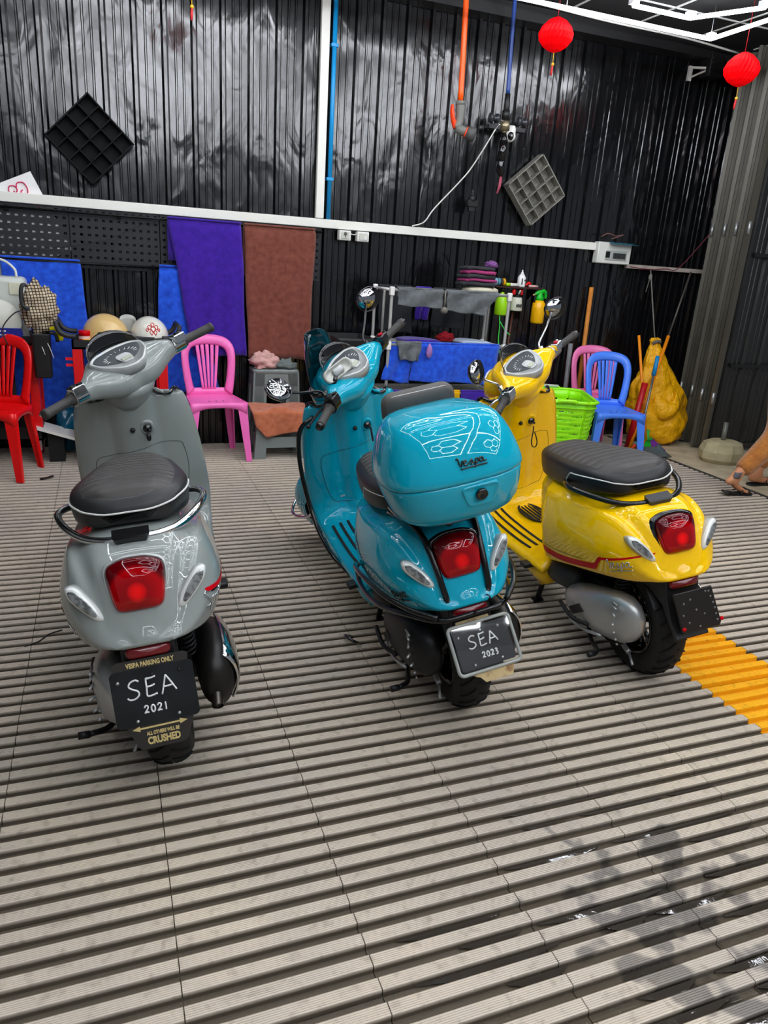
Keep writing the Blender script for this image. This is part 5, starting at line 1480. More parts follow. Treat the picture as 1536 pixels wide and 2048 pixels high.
# helmets
def helmet(c, col, label, rz, visor, r=.135):
    t = thing('helmet', label, 'helmet', c, rz)
    m = mat('helmet_'+col.strip('#'), col, .25, 0, .6)
    b = MB(); R = []
    for i in range(17):
        th = PI*.5*i/16; z = r*1.02*math.sin(th); q = r*math.cos(th)
        R.append([((q+.0005)*math.cos(a)*.92, (q+.0005)*math.sin(a)*1.06, .055+z) for a in np.linspace(0, 2*PI, 36, endpoint=False)])
    low = []
    for k, (q, z) in enumerate(((.93, .0), (.985, .02), (1.0, .04))):
        low.append([(r*q*math.cos(a)*.92, r*q*math.sin(a)*1.06, z+(.05*(1-k/3) if math.sin(a) < -.55 else 0)) for a in np.linspace(0, 2*PI, 36, endpoint=False)])
    b.rings(low+R); sh_ = b.build('shell', m, t)
    MB().tube([(r*.955*math.cos(a)*.92, r*.955*math.sin(a)*1.06, .004+(.05 if math.sin(a) < -.55 else 0)) for a in np.linspace(0, 2*PI, 36, endpoint=False)], .006, 6, closed=True).build('rim', M_grey_pl, t)
    if visor:
        def vz(u, v):
            a = math.radians(-160+140*u); rr = r*1.03
            return (rr*math.cos(a)*.92, rr*math.sin(a)*1.08-.01, .028+.072*v*(.55+.45*math.sin(PI*u)))
        MB().slab(vz, 16, 5, .003).build('visor', mat('smoke_visor', '#3d332c', .06, 0, .6), t)
        for s in (-1, 1): MB().cyl((s*r*.90, -.03, .075), (s*r*.98, -.03, .075), .017, n=14).build('visor_hinge', M_blackgl, t)
    else:
        fl_ = MB(); 
        for k, (u, v, q) in enumerate(((0, .0, .018), (.022, .012, .014), (-.022, .012, .014), (.012, -.02, .014), (-.012, -.02, .014), (.0, .028, .013), (.038, -.004, .009), (-.038, -.004, .009))):
            pts = []
            for a in np.linspace(0, 2*PI, 10):
                x, z = u+q*math.cos(a)*(.7+.3*math.sin(3*a)), .118+v+q*math.sin(a)
                yy = -1.06*math.sqrt(max(.0, (r*r*1.035)-(x/.92)**2-((z-.055)/1.02)**2)); pts.append((x, yy, z))
            fl_.tube(pts, .0028, 5, closed=False)
        fl_.build('red_flower_print', mat('red_print', '#cf3b36', .5), t)
        MB().box((0, -r*1.075, .045), (.022, .004, .02)).build('strap_badge', mat('tan_badge', '#b0a06c', .5), t)
    return t
helmet((.005, 5.33, .805), '#e0bc7c', 'beige open helmet with dark visor on the cart', math.radians(62), True, .142)
helmet((.285, 5.33, .805), '#e9e6da', 'white helmet with red flower print on the cart', math.radians(8), False, .135)
vs_ = thing('visor_shield', 'clear helmet shield standing between the two helmets', 'visor', (.150, 5.43, .804))
MB().slab(lambda u, v: (.05*math.cos(math.radians(200-220*u)), .05*math.sin(math.radians(200-220*u))*.5, .19*v*(1-.25*(2*u-1)**2)), 14, 6, .004).build('shield', mat('shield_clear', '#c9cbc4', .1, trans=.3), vs_)
jr = thing('red_tin', 'small red and white tin on the cart beside the beige helmet', 'tin', (-.125, 5.26, .804))
MB().lathe([(.036, 0), (.038, .01), (.038, .06), (.034, .066)], 18).build('body', mat('tin_pale', '#d8b0aa', .4), jr); MB().lathe([(.039, .062), (.039, .092), (.034, .095)], 18).build('lid', m_redst, jr); MB().lathe([(.0385, .022), (.0385, .042)], 18).build('band', m_redst, jr)
tg = thing('yellow_sponge', 'flat yellow sponge lying in the cart tray by the helmet', 'sponge', (-.075, 5.22, .803))
MB().box((0, 0, .022), (.13, .06, .044)).build('sponge_body', mat('sponge_yellow', '#f0c400', .9, bump=(120, .8, .004)), tg, bevel=.008)
tk_ = thing('black_tray', 'flat black organiser lying in the cart tray before the white helmet', 'tray', (.20, 5.215, .803))
MB().box((0, 0, .036), (.22, .07, .072)).build('tray_body', M_grey_pl, tk_, bevel=.006)
# left cart load
wbx = thing('white_canister', 'large pale grey canister with cord at the far left on the cart', 'canister', (-.640, 5.50, .803))
MB().box((0, 0, .20), (.345, .22, .40)).build('canister_body', mat('canister_white', '#cfd3cb', .45), wbx, bevel=.03, seg=3)
MB().box((.115, -.112, .33), (.07, .01, .075)).build('latch', mat('latch_cream', '#d8d6bd', .5), wbx, bevel=.004)
MB().tube([(.12, 0, .40), (.11, 0, .45), (.04, .02, .50), (-.06, .03, .49)], .008, 8, spl=5).build('supply_tube', M_white_pl, wbx)
bk_ = thing('white_bucket', 'white round tub with blue label lying on the left cart', 'bucket', (-.625, 5.33, .803))
MB().lathe([(.001, -.045), (.128, -.045), (.133, -.03), (.133, .03), (.128, .045), (.112, .045), (.108, .032), (.001, .030)], 36, (0, 0, .135), 'Y').build('tub', mat('tub_white', '#dcdccf', .4), bk_)
Fb = frame((.045, -.052, .058), (1, 0, 0), (0, 0, 1))
lb = MB().pad([(-.085, -.030), (.07, -.030), (.090, .0), (.078, .036), (-.085, .036)], Fb, [(1, -.010), (1, .001)], smooth=False).build('blue_label', mat('label_blue', '#16208c', .4), bk_)
b = MB()
for z, n_ in ((.018, 5), (-.006, 8)):
    for k in range(n_): b.box((-.025+.014*k, -.0538, .058+z), (.010, .001, .010 if n_ == 5 else .007))
b.build('label_print', M_white, lb)
st_ = MB().tube([(-.58, 5.215, .80), (-.60, 5.210, .90), (-.52, 5.205, 1.0), (-.44, 5.210, 1.02), (-.475, 5.215, 1.05), (-.475, 5.220, 1.14), (-.455, 5.230, 1.17), (-.42, 5.270, 1.12)], .012, 6, spl=5, flat=.35)
tag(st_.build('black_strap', M_grey_pl), 'black strap looped in front of the white canister', 'strap')
def check_mat():
    m = mat('check_cloth', '#c9b79c', .9); nt = m.node_tree; N = nt.nodes; L = nt.links
    tc = N.new('ShaderNodeTexCoord'); c = N.new('ShaderNodeTexBrick'); c.offset = 0; c.inputs['Scale'].default_value = 28; c.inputs['Color1'].default_value = lin('#d9c9ae')+(1,); c.inputs['Color2'].default_value = lin('#cbb393')+(1,); c.inputs['Mortar'].default_value = lin('#2a211d')+(1,)
    c.inputs['Mortar Size'].default_value = .07; c.inputs['Brick Width'].default_value = .5; c.inputs['Row Height'].default_value = .5
    mp = N.new('ShaderNodeMapping'); mp.inputs['Rotation'].default_value = (PI/2, .25, .1); L.new(tc.outputs['Object'], mp.inputs['Vector'])
    L.new(mp.outputs['Vector'], c.inputs['Vector']); L.new(c.outputs['Color'], N['Principled BSDF'].inputs['Base Color']); return m
lump('checked brown cloth bundled on the left cart before the blue towel', 'checked_cloth', 'cloth', (-.385, 5.26, 1.030), (.105, .06, .145), check_mat(), 5, .35, 36, 26, 2.6, flat=False)
bb = thing('black_bin', 'black plastic bin hung on the right end of the left cart', 'bin', (-.385, 5.225, .60))
b = MB(); R = [[(x*s, y*s, z) for x, y in rrect(.105, .12, .02)] for z, s in ((0, .92), (.01, .95), (.26, 1.05), (.27, 1.09), (.28, 1.09), (.275, .98), (.03, .88))]
b.rings(R); b.build('bin_body', m_tray, bb)
MB().tube([(-.02, -.03, .275), (.005, -.06, .20), (.02, -.065, .15)], .0022, 5, spl=4).tube([(.0, -.03, .275), (.04, -.06, .22), (.07, -.065, .13)], .0022, 5, spl=4).build('cable_ends', M_white_pl, bb)
yb = thing('yellow_brush', 'yellow scrubbing brush sticking out beside the black bin', 'brush', (-.295, 5.22, .86))
MB().tube([(-.035, 0, .045), (.0, 0, .05), (.022, 0, .02), (.028, 0, -.025)], [.010, .016, .018, .014], 8, spl=4).build('brush_back', mat('brush_yellow', '#e6d80a', .4), yb)
MB().tube([(-.04, .0, .02), (-.015, 0, .02), (.002, 0, -.0), (.005, 0, -.035)], .012, 6, spl=3).build('bristles', M_black, yb)
wp = thing('white_board', 'white flat board leaning low between the two tool carts', 'board', (-.355, 5.36, .0))
MB().box((.0, 0, .215), (.32, .22, .018), Matrix.Rotation(.32, 3, 'Y')).build('panel_sheet', M_white_pl, wp)
MB().box((.0, .02, .10), (.10, .12, .20)).build('panel_block', m_tray, wp)
lump('crumpled blue plastic bag on the floor between the carts', 'plastic_bag', 'bag', (-.285, 5.56, .16), (.085, .10, .22), mat('blue_bag', '#0e5f7e', .15, 0, .3, trans=.3), 11, .3, flat=True)
# ---------------- drying rack
m_pipe = mat('rack_pipe', '#95938f', .4); m_joint = mat('rack_joint', '#efede8', .4)
rk = thing('drying_rack', 'white tube drying rack hung with grey and blue cloths', 'rack', (0, 0, 0))
X0, X1, YF, YB = 1.945, 2.905, 5.10, 5.46
for x in (X0, X1):
    for y in (YF, YB): MB().cyl((x, y, 0), (x, y, 1.265), .0115, n=10).build('upright', m_pipe, rk)
for x in (X0+.03, X1-.04): MB().cyl((x, YB-.12, .87), (x, YB-.12, 1.265), .010, n=10).build('upright', m_pipe, rk)
for z in (1.262, .878, .520):
    for y in (YF, YB): MB().cyl((X0, y, z), (X1, y, z), .010, n=10).build('cross_tube', m_pipe, rk)
    for x in (X0, X1): MB().cyl((x, YF, z), (x, YB, z), .010, n=10).build('side_tube', m_joint, rk)
    for x in (X0, X1):
        for y in (YF, YB): MB().box((x, y, z-.008), (.034, .034, .062)).build('corner_joint', m_joint, rk, bevel=.006)
    b = MB()
    for k in range(1, 6): b.cyl((X0, YF+(YB-YF)*k/6, z), (X1, YF+(YB-YF)*k/6, z), .005, n=6)
    o = b.build('shelf_wires', m_pipe, rk); o['kind'] = 'stuff'
def rag(c, m, y, label, seed, group=None, fold=.014, nf=2): return cloth('rag', c, m, y, label, 'cloth', group, fold, nf, .006, .06, seed)
rag([(1.985, 1.276), (2.345, 1.276), (2.335, 1.150), (1.99, 1.160)], M_gcloth, YF, 'grey cloth on the left half of the rack top bar', 1)
rag([(2.365, 1.276), (2.800, 1.276), (2.690, 1.115), (2.375, 1.135)], M_gcloth, YF, 'grey cloth with a hanging corner on the right half of the rack top bar', 4, fold=.02)
hk = tag(MB().tube([(2.352, YF-.03, 1.28), (2.353, YF-.035, 1.2), (2.350, YF-.035, 1.17)], .006, 6).lathe([(.006, 0), (.024, -.012), (.028, -.03), (.022, -.045), (.002, -.05)], 14, (2.350, YF-.038, 1.165)).build('hanging_brush', mat('brush_grey', '#6f6b62', .5)), 'small round grey brush hanging between the two grey cloths', 'brush')
rag([(1.965, 1.275), (2.240, 1.275), (2.26, .93), (1.98, .95)], mat('dark_cloth', '#2c2e31', .95, bump=(200, .6, .004)), YB-.005, 'dark grey cloth hanging at the back left of the rack', 7)
rag([(2.275, 1.275), (2.40, 1.275), (2.39, 1.04), (2.28, 1.04)], M_purple, YB-.01, 'small purple cloth hanging at the back of the rack', 2)
rag([(2.425, 1.275), (2.72, 1.275), (2.70, .975), (2.42, .99)], mat('dark_cloth', '#2c2e31'), YB-.005, 'dark grey cloth hanging at the back centre of the rack', 9)
rag([(2.135, .892), (2.860, .892), (2.845, .590), (2.125, .615)], M_blue, YF, 'wide blue towel hanging on the middle bar of the rack', 5, fold=.008)
rag([(1.975, .885), (2.135, .885), (2.125, .590), (1.90, .625)], M_blue, YF+.012, 'blue towel under the small grey rag on the rack', 6, fold=.008)
rag([(2.000, .897), (2.195, .897), (2.175, .765), (2.03, .775)], M_gcloth, YF-.02, 'small grey rag over the blue towel on the rack', 3)
mt_ = thing('purple_mitt', 'small purple wash mitt tip hanging over the blue towel', 'mitt', (2.255, YF-.045, .84))
MB().pad([(.0, .062), (.020, .03), (.026, -.01), (.015, -.045), (0, -.052), (-.015, -.045), (-.024, -.01), (-.016, .03)], frame((0, 0, 0), (1, 0, 0), (0, 0, 1)), [(.9, -.012), (1, 0), (.85, .010), (.02, .014)]).build('mitt_body', mat('mitt_purple', '#a875b8', .8), mt_)
rag([(2.00, .535), (2.425, .535), (2.425, .30), (2.00, .30)], M_purple, YF, 'purple cloth on the lowest bar of the rack, left of the yellow one', 8, fold=.006)
rag([(2.432, .535), (2.560, .535), (2.560, .33), (2.432, .33)], mat('yellow_cloth', '#e0a800', .95, bump=(200, .6, .004)), YF, 'yellow cloth on the lowest bar between two purple cloths', 2, fold=.006)
rag([(2.567, .535), (2.870, .535), (2.860, .30), (2.567, .30)], M_purple, YF, 'purple cloth on the lowest bar of the rack, right of the yellow one', 5, fold=.006)
# folded cloths lying on the middle shelf, pile on top
def folded(c, d, m, label, rz=0, group='folded cloths on the rack top'):
    t = tag(MB().slab(lambda u, v: ((u-.5)*d[0]*(1-.08*abs(2*v-1)**4), (v-.5)*d[1], d[2]*(1-.35*abs(2*u-1)**6)*(1+.12*math.sin(7*u+5*v))), 14, 10, d[2]*.86).build('folded_cloth', m), label, 'cloth', group)
    t.location = c; t.rotation_euler.z = rz; return t
tag(MB().rings([[(2.735+.150*s*math.cos(a), 5.27+.10*s*math.sin(a), z) for a in np.linspace(0, 2*PI, 28, endpoint=False)] for s, z in ((.85, 1.2735), (1, 1.283), (1, 1.298), (.8, 1.312), (.3, 1.318), (.02, 1.319))]).build('cream_pad', mat('cream_pad', '#ded7bd', .8)), 'cream round pad under the pile of folded cloths', 'pad')
dk = mat('charcoal_cloth', '#38393d', .95, bump=(160, .6, .004)); pkc = mat('magenta_cloth', '#a83a72', .95, bump=(160, .6, .004)); pc2 = mat('violet_cloth', '#7a4a86', .95)
z = 1.318
for i, (m_, d_, l_) in enumerate(((dk, .030, 'charcoal cloth at the bottom of the folded pile'), (pkc, .020, 'magenta cloth second from the bottom of the folded pile'), (dk, .028, 'charcoal cloth in the middle of the folded pile'), (pkc, .026, 'bright magenta cloth near the top of the folded pile'), (dk, .024, 'charcoal cloth on top of the folded pile'))):
    folded((2.690+.012*(i % 2), 5.27, z), (.29-.012*i, .18, d_), m_, l_, .1*(i % 3-1)); z += d_*1.12
lump('violet cloth tucked at the right of the folded pile', 'violet_cloth', 'cloth', (2.80, 5.25, z+.014), (.05, .05, .030), pc2, 4, .3)
for k, (x, w, m_, l_) in enumerate(((2.25, .30, M_purple, 'purple cloth lying flat on the middle shelf of the rack'), (2.70, .26, mat('paleblue_cloth', '#b9c8dc', .9), 'pale blue cloth lying flat on the middle shelf of the rack'))):
    folded((x, 5.28, .888), (w, .22, .022), m_, l_, .05, 'cloths on the middle shelf')
lump('small red cloth heap on the middle shelf of the rack', 'red_cloth', 'cloth', (2.52, 5.36, .912), (.075, .06, .042), mat('red_cloth', '#a01020', .9), 6, .35)
bb2 = thing('black_crate', 'black crate standing on the floor at the left of the drying rack', 'crate', (1.74, 5.42, 0))
b = MB(); R = [[(x*s, y*s, z) for x, y in rrect(.30, .40, .03)] for z, s in ((0, .93), (.02, .96), (.86, 1.0), (.88, 1.03), (.90, 1.03), (.90, .94), (.60, .92))]
b.rings(R); b.build('crate_body', m_tray, bb2)
# ---------------- wall shelf and bottles
sf = thing('wall_shelf', 'narrow dark metal shelf on the wall right of the drying rack', 'shelf', (3.24, 5.62, 1.315))
MB().box((0, 0, 0), (.44, .16, .012)).build('shelf_board', mat('shelf_rust', '#3a1e19', .5), sf)
for x in (-.18, .18): MB().prism([(.09, -.006), (-.06, -.006), (.09, -.10)], x-.004, x+.004, 'X').build('shelf_bracket', M_darkm, sf)
def bottle(c, prof, m, label, cap=None, capm=None, n=16):
    t = thing('bottle', label, 'bottle', c); MB().lathe(prof, n).build('bottle_body', m, t)
    if cap: MB().lathe(cap, n).build('cap', capm, t)
    return t
sz = 1.3215
bottle((3.285, 5.60, sz), [(.001, 0), (.032, 0), (.034, .01), (.034, .075), (.020, .098), (.014, .102)], M_white, 'white bottle with black print on the wall shelf', [(.014, .10), (.013, .112), (.006, .118), (.005, .135), (.001, .137)], M_white)
pr = MB(); pr.box((3.272, 5.5655, sz+.045), (.010, .002, .05)).box((3.298, 5.5655, sz+.055), (.012, .002, .012)); tag(pr.build('bottle_print', bkp), 'black print on the white shelf bottle', 'label')
for x, m_, l_ in ((3.045, mat('disc_blue', '#7fb0c0', .4), 'pale blue disc pad standing on the wall shelf, outer one'), (3.070, mat('disc_blue2', '#5d94a8', .4), 'blue grey disc pad standing on the wall shelf, second one'), (3.092, dk, 'dark disc pad standing on the wall shelf'), (3.118, mat('disc_yellow', '#e0a010', .4), 'yellow disc pad standing on the wall shelf')):
    t = thing('disc_pad', l_, 'pad', (x, 5.60, sz), 0, 'disc pads on the wall shelf'); MB().lathe([(.001, -.008), (.028, -.008), (.031, 0), (.028, .008), (.001, .008)], 18, (0, 0, .031), 'X').build('pad_disc', m_, t)
t = thing('marker_tube', 'white and lime tube lying on the wall shelf', 'tube', (3.20, 5.575, sz)); MB().cyl((-.065, 0, .014), (.045, 0, .014), .013).build('tube_body', M_white_pl, t); MB().cyl((-.07, 0, .014), (-.035, 0, .014), .0138).build('tube_cap', mat('lime', '#a6d820', .4), t)
t = thing('red_nozzle', 'small red trigger lying behind the white bottle on the shelf', 'nozzle', (3.345, 5.62, sz)); MB().tube([(0, 0, .012), (.012, 0, .03), (.03, 0, .034), (.04, 0, .022)], .010, 8, spl=3).build('trigger_body', mat('red_plastic', '#b8122a', .4), t)
t = thing('pink_tube', 'pale pink tube lying at the right end of the wall shelf', 'tube', (3.40, 5.58, sz)); MB().cyl((-.05, 0, .011), (.035, 0, .011), .010).build('tube_body', mat('tube_pink', '#d4a9a4', .4), t)
# things hanging below the shelf
t = thing('lime_sprayer', 'lime green bottle hanging below the left end of the shelf', 'bottle', (3.105, 5.575, 1.09))
MB().lathe([(.001, 0), (.050, 0), (.054, .008), (.052, .09), (.044, .14), (.03, .165), (.016, .172), (.016, .19)], 18).build('bottle_body', mat('lime_body', '#a4e614', .3, 0, .3), t); MB().lathe([(.018, .185), (.018, .218), (.010, .222)], 14).build('cap', M_black, t)
t = thing('spray_cup', 'white paint spray cup with red controls hanging below the shelf', 'spray gun', (3.245, 5.575, 1.13))
MB().lathe([(.001, 0), (.050, 0), (.054, .006), (.044, .10), (.040, .108)], 20).build('cup', mat('cup_white', '#d6d4c4', .35), t)
b = MB()
for k in range(4): b.box((-.020+.013*k, -.0505, .042), (.009, .004, .022+.006*(k % 2)), None)
b.build('cup_print', bkp, t)
MB().lathe([(.036, .108), (.036, .122), (.010, .126), (.010, .14)], 14).box((0, 0, .150), (.05, .04, .03)).build('gun_body', M_darkm, t)
for x in (-.034, .034): MB().lathe([(.014, .128), (.017, .135), (.017, .165), (.012, .172)], 12, (x, 0, 0)).build('red_knob', mat('red_plastic', '#b8122a'), t)
MB().cyl((0, -.02, .13), (0, -.045, .165), .007, .005, 10).build('nozzle', M_white_pl, t)
t = thing('yellow_sprayer', 'yellow pump bottle with green head hanging at the right end of the shelf', 'bottle', (3.452, 5.555, 1.035), .15)
MB().lathe([(.001, 0), (.048, .0), (.056, .014), (.057, .12), (.053, .165), (.034, .188), (.026, .19)], 20).build('bottle_body', mat('sprayer_yellow', '#f4b400', .3, 0, .3), t)
g = mat('sprayer_green', '#14b82a', .35)
MB().lathe([(.034, .186), (.036, .21), (.022, .24), (.018, .258)], 18).tube([(-.055, 0, .235), (-.02, 0, .25), (.03, 0, .262), (.056, 0, .245), (.062, 0, .205)], [.008, .018, .020, .016, .012], 8, spl=4).build('pump_head', g, t)
MB().cyl((-.052, 0, .236), (-.075, 0, .228), .008, .006, 10).build('nozzle', mat('nozzle_tan', '#b8a070', .4), t)
MB().tube([(-.045, 0, .22), (-.052, 0, .19), (-.048, 0, .17)], .006, 6, spl=3).build('trigger', M_black, t)
tag(MB().tube([(3.085, 5.55, 1.10), (3.07, 5.5, 1.0), (3.045, 5.45, .90), (3.04, 5.40, .80)], .005, 6, spl=4).tube([(3.08, 5.52, 1.04), (3.12, 5.48, .97), (3.15, 5.45, .94)], .005, 6, spl=4).build('green_hose', mat('green_hose', '#35d048', .35)), 'thin green hose hanging below the lime bottle', 'hose')
tag(MB().cyl((3.235, 5.60, 1.12), (3.17, 5.55, .02), .009, n=8).build('brown_pole', mat('brown_pole', '#5a2f24', .5)), 'thin brown pole standing behind the yellow scooter handlebar', 'pole')
# ---------------- green laundry basket
m_lime = mat('lime_plastic', '#9cf410', .35, 0, .2)
bs = thing('laundry_basket', 'lime green perforated laundry basket behind the yellow scooter', 'basket', (3.27, 4.80, 0), math.radians(-22))
def bring(s, z):
    return [(x*s, y*s, z) for x, y in rrect(.46, .62, .10, 8)]
O8 = cr([(x, y) for x, y in rrect(.46, .62, .10, 8)], 3, True); NB = len(O8)
b = MB()
zs = [.0, .012]; nrow = 14
for k in range(nrow): zs += [.05+k*.033, .05+k*.033+.014]
zs += [.52, .555]
vs = []; fs = []
for z in zs:
    s = .80+.20*(z/.56)
    for x, y in O8: vs.append((x*s, y*s, z))
for i in range(len(zs)-1):
    for j in range(NB):
        row = (i-2)//2
        if i >= 2 and i % 2 == 0 and 0 <= row < nrow and (j+row) % 2 == 0 and j % 27 > 2 : continue
        fs.append((i*NB+j, i*NB+(j+1) % NB, (i+1)*NB+(j+1) % NB, (i+1)*NB+j))
fs.append(tuple(range(NB-1, -1, -1)))
b.add(vs, fs, True); ob = b.build('basket_wall', m_lime, bs); sm = ob.modifiers.new('solid', 'SOLIDIFY'); sm.thickness = .005
MB().tube([(x*1.03, y*1.03, .562) for x, y in O8], .013, 8, closed=True).build('rim', m_lime, bs)
MB().tube([(x*1.0, y*1.0, .520) for x, y in O8], .008, 6, closed=True).build('rim_ridge', m_lime, bs)
for s in (-1, 1):
    MB().tube([(-.06, s*.322, .558), (-.05, s*.335, .572), (.05, s*.335, .572), (.06, s*.322, .558)], .014, 8, spl=3).build('handle', m_lime, bs)
MB().box((-.02, .318, .585), (.14, .03, .014)).build('handle_label', mat('pale_tape', '#c9cfc0', .6), bs)
lump('dark bundle lying inside the green basket', 'laundry', 'laundry', (3.27, 4.80, .10), (.12, .16, .10), mat('dark_cloth', '#2c2e31'), 9, .2)
# grey bin seen beside the basket
gb = thing('grey_bin', 'grey plastic bin standing between the drying rack and the green basket', 'bin', (3.10, 5.36, 0))
b = MB(); R = [[(x*s, y*s, z) for x, y in rrect(.22, .22, .04)] for z, s in ((0, .85), (.02, .88), (.56, 1.0), (.58, 1.06), (.60, 1.06), (.60, .95), (.3, .9))]
b.rings(R); b.build('bin_body', mat('bin_grey', '#5c6164', .45), gb)
# ---------------- poles and brooms
tag(MB().box((4.05, 5.39, .67), (.030, .022, 1.40), Matrix.Rotation(-math.radians(24), 3, 'X') if 0 else None).build('x', M_black), 'x', 'x') if 0 else None
def pole(a, c, r, m, label, name='pole', cat='pole', tip=None):
    t = thing(name, label, cat, c)
    A = Vector(a)-Vector(c)
    MB().cyl((0, 0, 0), A, r, r*.95, 12).build('shaft', m, t)
    return t
wd = mat('wood_orange', '#d88a34', .6, var=(18, '#c2752a', .3, .7))
pole((4.058, 5.70, 1.352), (4.06, 5.66, .01), .020, wd, 'tall flat wooden stick standing against the wall behind the chairs', 'wooden_stick', 'stick')
pole((3.925, 5.70, .86), (3.925, 5.66, .01), .022, mat('tube_grey', '#86868a', .4), 'short grey tube standing left of the wooden stick', 'grey_tube', 'tube')
ob_ = mat('broom_orange', '#f08c10', .4)
# broom with three coloured bristle blocks
brm = thing('broom', 'orange handled broom with orange, green and purple bristles', 'broom', (4.47, 5.13, 0))
MB().cyl((-.02, -.02, .10), (-.115, .20, .985), .012, .012, 12).build('handle', ob_, brm)
MB().lathe([(.014, .19), (.018, .12), (.04, .10)], 14).box((0, 0, .112), (.09, .045, .022)).build('socket', mat('broom_green', '#1fa83a', .4), brm)
for k, (x0, x1, x2, x3, c_) in enumerate(((-.065, -.022, -.21, -.06, '#f0531a'), (-.022, .022, -.06, .06, '#14b428'), (.022, .065, .06, .21, '#7a2f98'))):
    bb_ = MB(); 
    def fan(u, v, x0=x0, x1=x1, x2=x2, x3=x3): 
        t = v; a = x0+(x1-x0)*u; e = x2+(x3-x2)*u
        return (a+(e-a)*t, -.018-.02*t+.006*math.sin(40*u), .108-.104*t)
    bb_.slab(fan, 12, 5, -.03); bb_.build('bristles', mat('bristle_'+c_.strip('#'), c_, .7, bump=(300, .6, .003)), brm)
# long pole leaning right
lp = thing('long_pole', 'long grey and orange telescopic pole leaning right across the yellow bag', 'pole', (4.27, 5.10, .01))
A = Vector((4.69, 5.30, 1.022))-Vector((4.27, 5.10, .01)); Bq = Vector((4.94, 5.50, 1.535))-Vector((4.27, 5.10, .01))
A = Bq*.64
MB().cyl((0, 0, 0), A, .015, n=12).build('orange_section', ob_, lp)
MB().cyl(A, Bq, .009, n=10).build('grey_section', mat('pole_grey', '#55504a', .4, .4), lp)
pole((4.38, 5.17, .60), (4.29, 5.15, .01), .028, mat('red_tube', '#b40c18', .35), 'short thick red tube standing beside the broom', 'red_tube', 'tube')
sq = thing('squeegee_pole', 'grey pole with a blue grip leaning before the yellow bag', 'pole', (4.33, 5.06, .01))
D = Vector((4.47, 5.18, .83))-Vector((4.33, 5.06, .01))
MB().cyl((0, 0, 0), D*.82, .010, n=10).build('shaft', mat('pole_steel', '#7d7f80', .3, .7), sq); MB().cyl(D*.80, D, .019, .017, 12).build('grip', mat('grip_blue', '#1587c4', .4), sq)
MB().box((0, 0, .012), (.26, .03, .024)).build('blade', M_grey_pl, sq)
dp = thing('dustpan', 'teal and grey dustpan lying under the broom bristles', 'dustpan', (4.44, 4.96, 0))
MB().slab(lambda u, v: ((u-.5)*(.24-.06*v), -.08+.15*v, .012+.05*v*v+.03*abs(2*u-1)**5*v), 10, 8, .006).build('pan', mat('pan_grey', '#4f5c60', .4), dp)
MB().tube([(-.10, .08, .06), (-.18, .06, .11), (-.13, -.02, .03)], .009, 6, spl=4).build('pan_handle', mat('pan_teal', '#5a8f98', .4), dp)
# ---------------- yellow bag on a rope
m_bag = mat('yellow_bag', '#f4b200', .5, bump=(9, .9, .06))
yb = thing('yellow_bag', 'large yellow sack hanging by a cord from the low trunking', 'bag', (4.80, 5.42, 0))
b = MB(); R = []
prof = [(.02, .015, .10, 0), (.06, .015, .14, 0), (.13, .02, .20, -.0), (.24, .09, .26, 0), (.30, .20, .255, .0), (.29, .33, .23, -.02), (.25, .46, .20, -.05), (.19, .60, .15, -.09), (.13, .74, .10, -.13), (.075, .85, .06, -.165), (.045, .905, .04, -.18), (.05, .94, .045, -.185), (.02, .95, .02, -.185)]
pr2 = cr(prof, 5)
for q in pr2:
    rx, z, ry, ox = q; ring = []
    for k in range(56):
        a = 2*PI*k/56
        f = 1+.10*math.sin(5*a+z*5)*(.35+z)+.07*math.sin(11*a-6*z)*(z*1.1)+.20*noise.noise((math.cos(a)*1.6+4, math.sin(a)*1.6, z*5.0))+.10*noise.noise((math.cos(a)*4, math.sin(a)*4+7, z*11))
        f = f if z > .03 else 1
        ring.append((ox+rx*f*math.cos(a), ry*f*math.sin(a)*.8, max(z+.03*noise.noise((math.cos(a)*2, math.sin(a)*2, z*3))*(z > .05), .004)))
    R.append(ring)
b.rings(R); b.build('sack', m_bag, yb)
def fold(u, v):
    a = math.radians(-150+105*u)
    return (-.02+(.22-.05*v)*math.cos(a)*(1-.3*v)-.03, (.20+.05*math.sin(PI*v))*math.sin(a), .34+.17*v-.09*math.sin(PI*u))
MB().slab(fold, 18, 10, .012).build('folded_flap', m_bag, yb)
MB().tube([(-.185, 0, .93), (-.17, .12, 1.2), (-.145, .26, 1.50), (-.14, .28, 1.535)], .006, 6).tube([(-.145, .26, 1.50), (-.165, .25, 1.40), (-.175, .25, 1.34)], .004, 5).ball((-.147, .255, 1.47), (.018, .015, .03), 10, 8).build('cord', mat('cord_grey', '#77746c', .8), yb)
MB().tube([(-.22, -.02, .91), (-.20, -.045, .935), (-.16, -.04, .93), (-.15, 0, .92)], .014, 8, spl=4).build('knot', mat('knot_grey', '#6a6560', .8), yb)
# ---------------- concrete weight with a pipe stub
cw = thing('concrete_weight', 'pale concrete block with a short metal pipe on the concrete apron', 'weight', (4.94, 4.72, 0))
oc = [(.20*math.cos(a+.3)*(1.0), .17*math.sin(a+.3)) for a in np.linspace(0, 2*PI, 9, endpoint=False)]
b = MB(); R = [[(x*s, y*s, z) for x, y in oc] for s, z in ((.82, 0), (.97, .035), (1.0, .10), (.86, .165), (.60, .185), (.02, .19))]
b.rings(R, smooth=False); b.build('block', mat('pale_concrete', '#a89e7c', .9, var=(12, '#bdb28e', .3, .7), bump=(30, .6, .01)), cw)
MB().cyl((-.01, .0, .18), (.015, .03, .335), .020, .020, 14).build('pipe_stub', mat('galvanised', '#7d7f78', .5, .5, bump=(50, .4, .004)), cw)
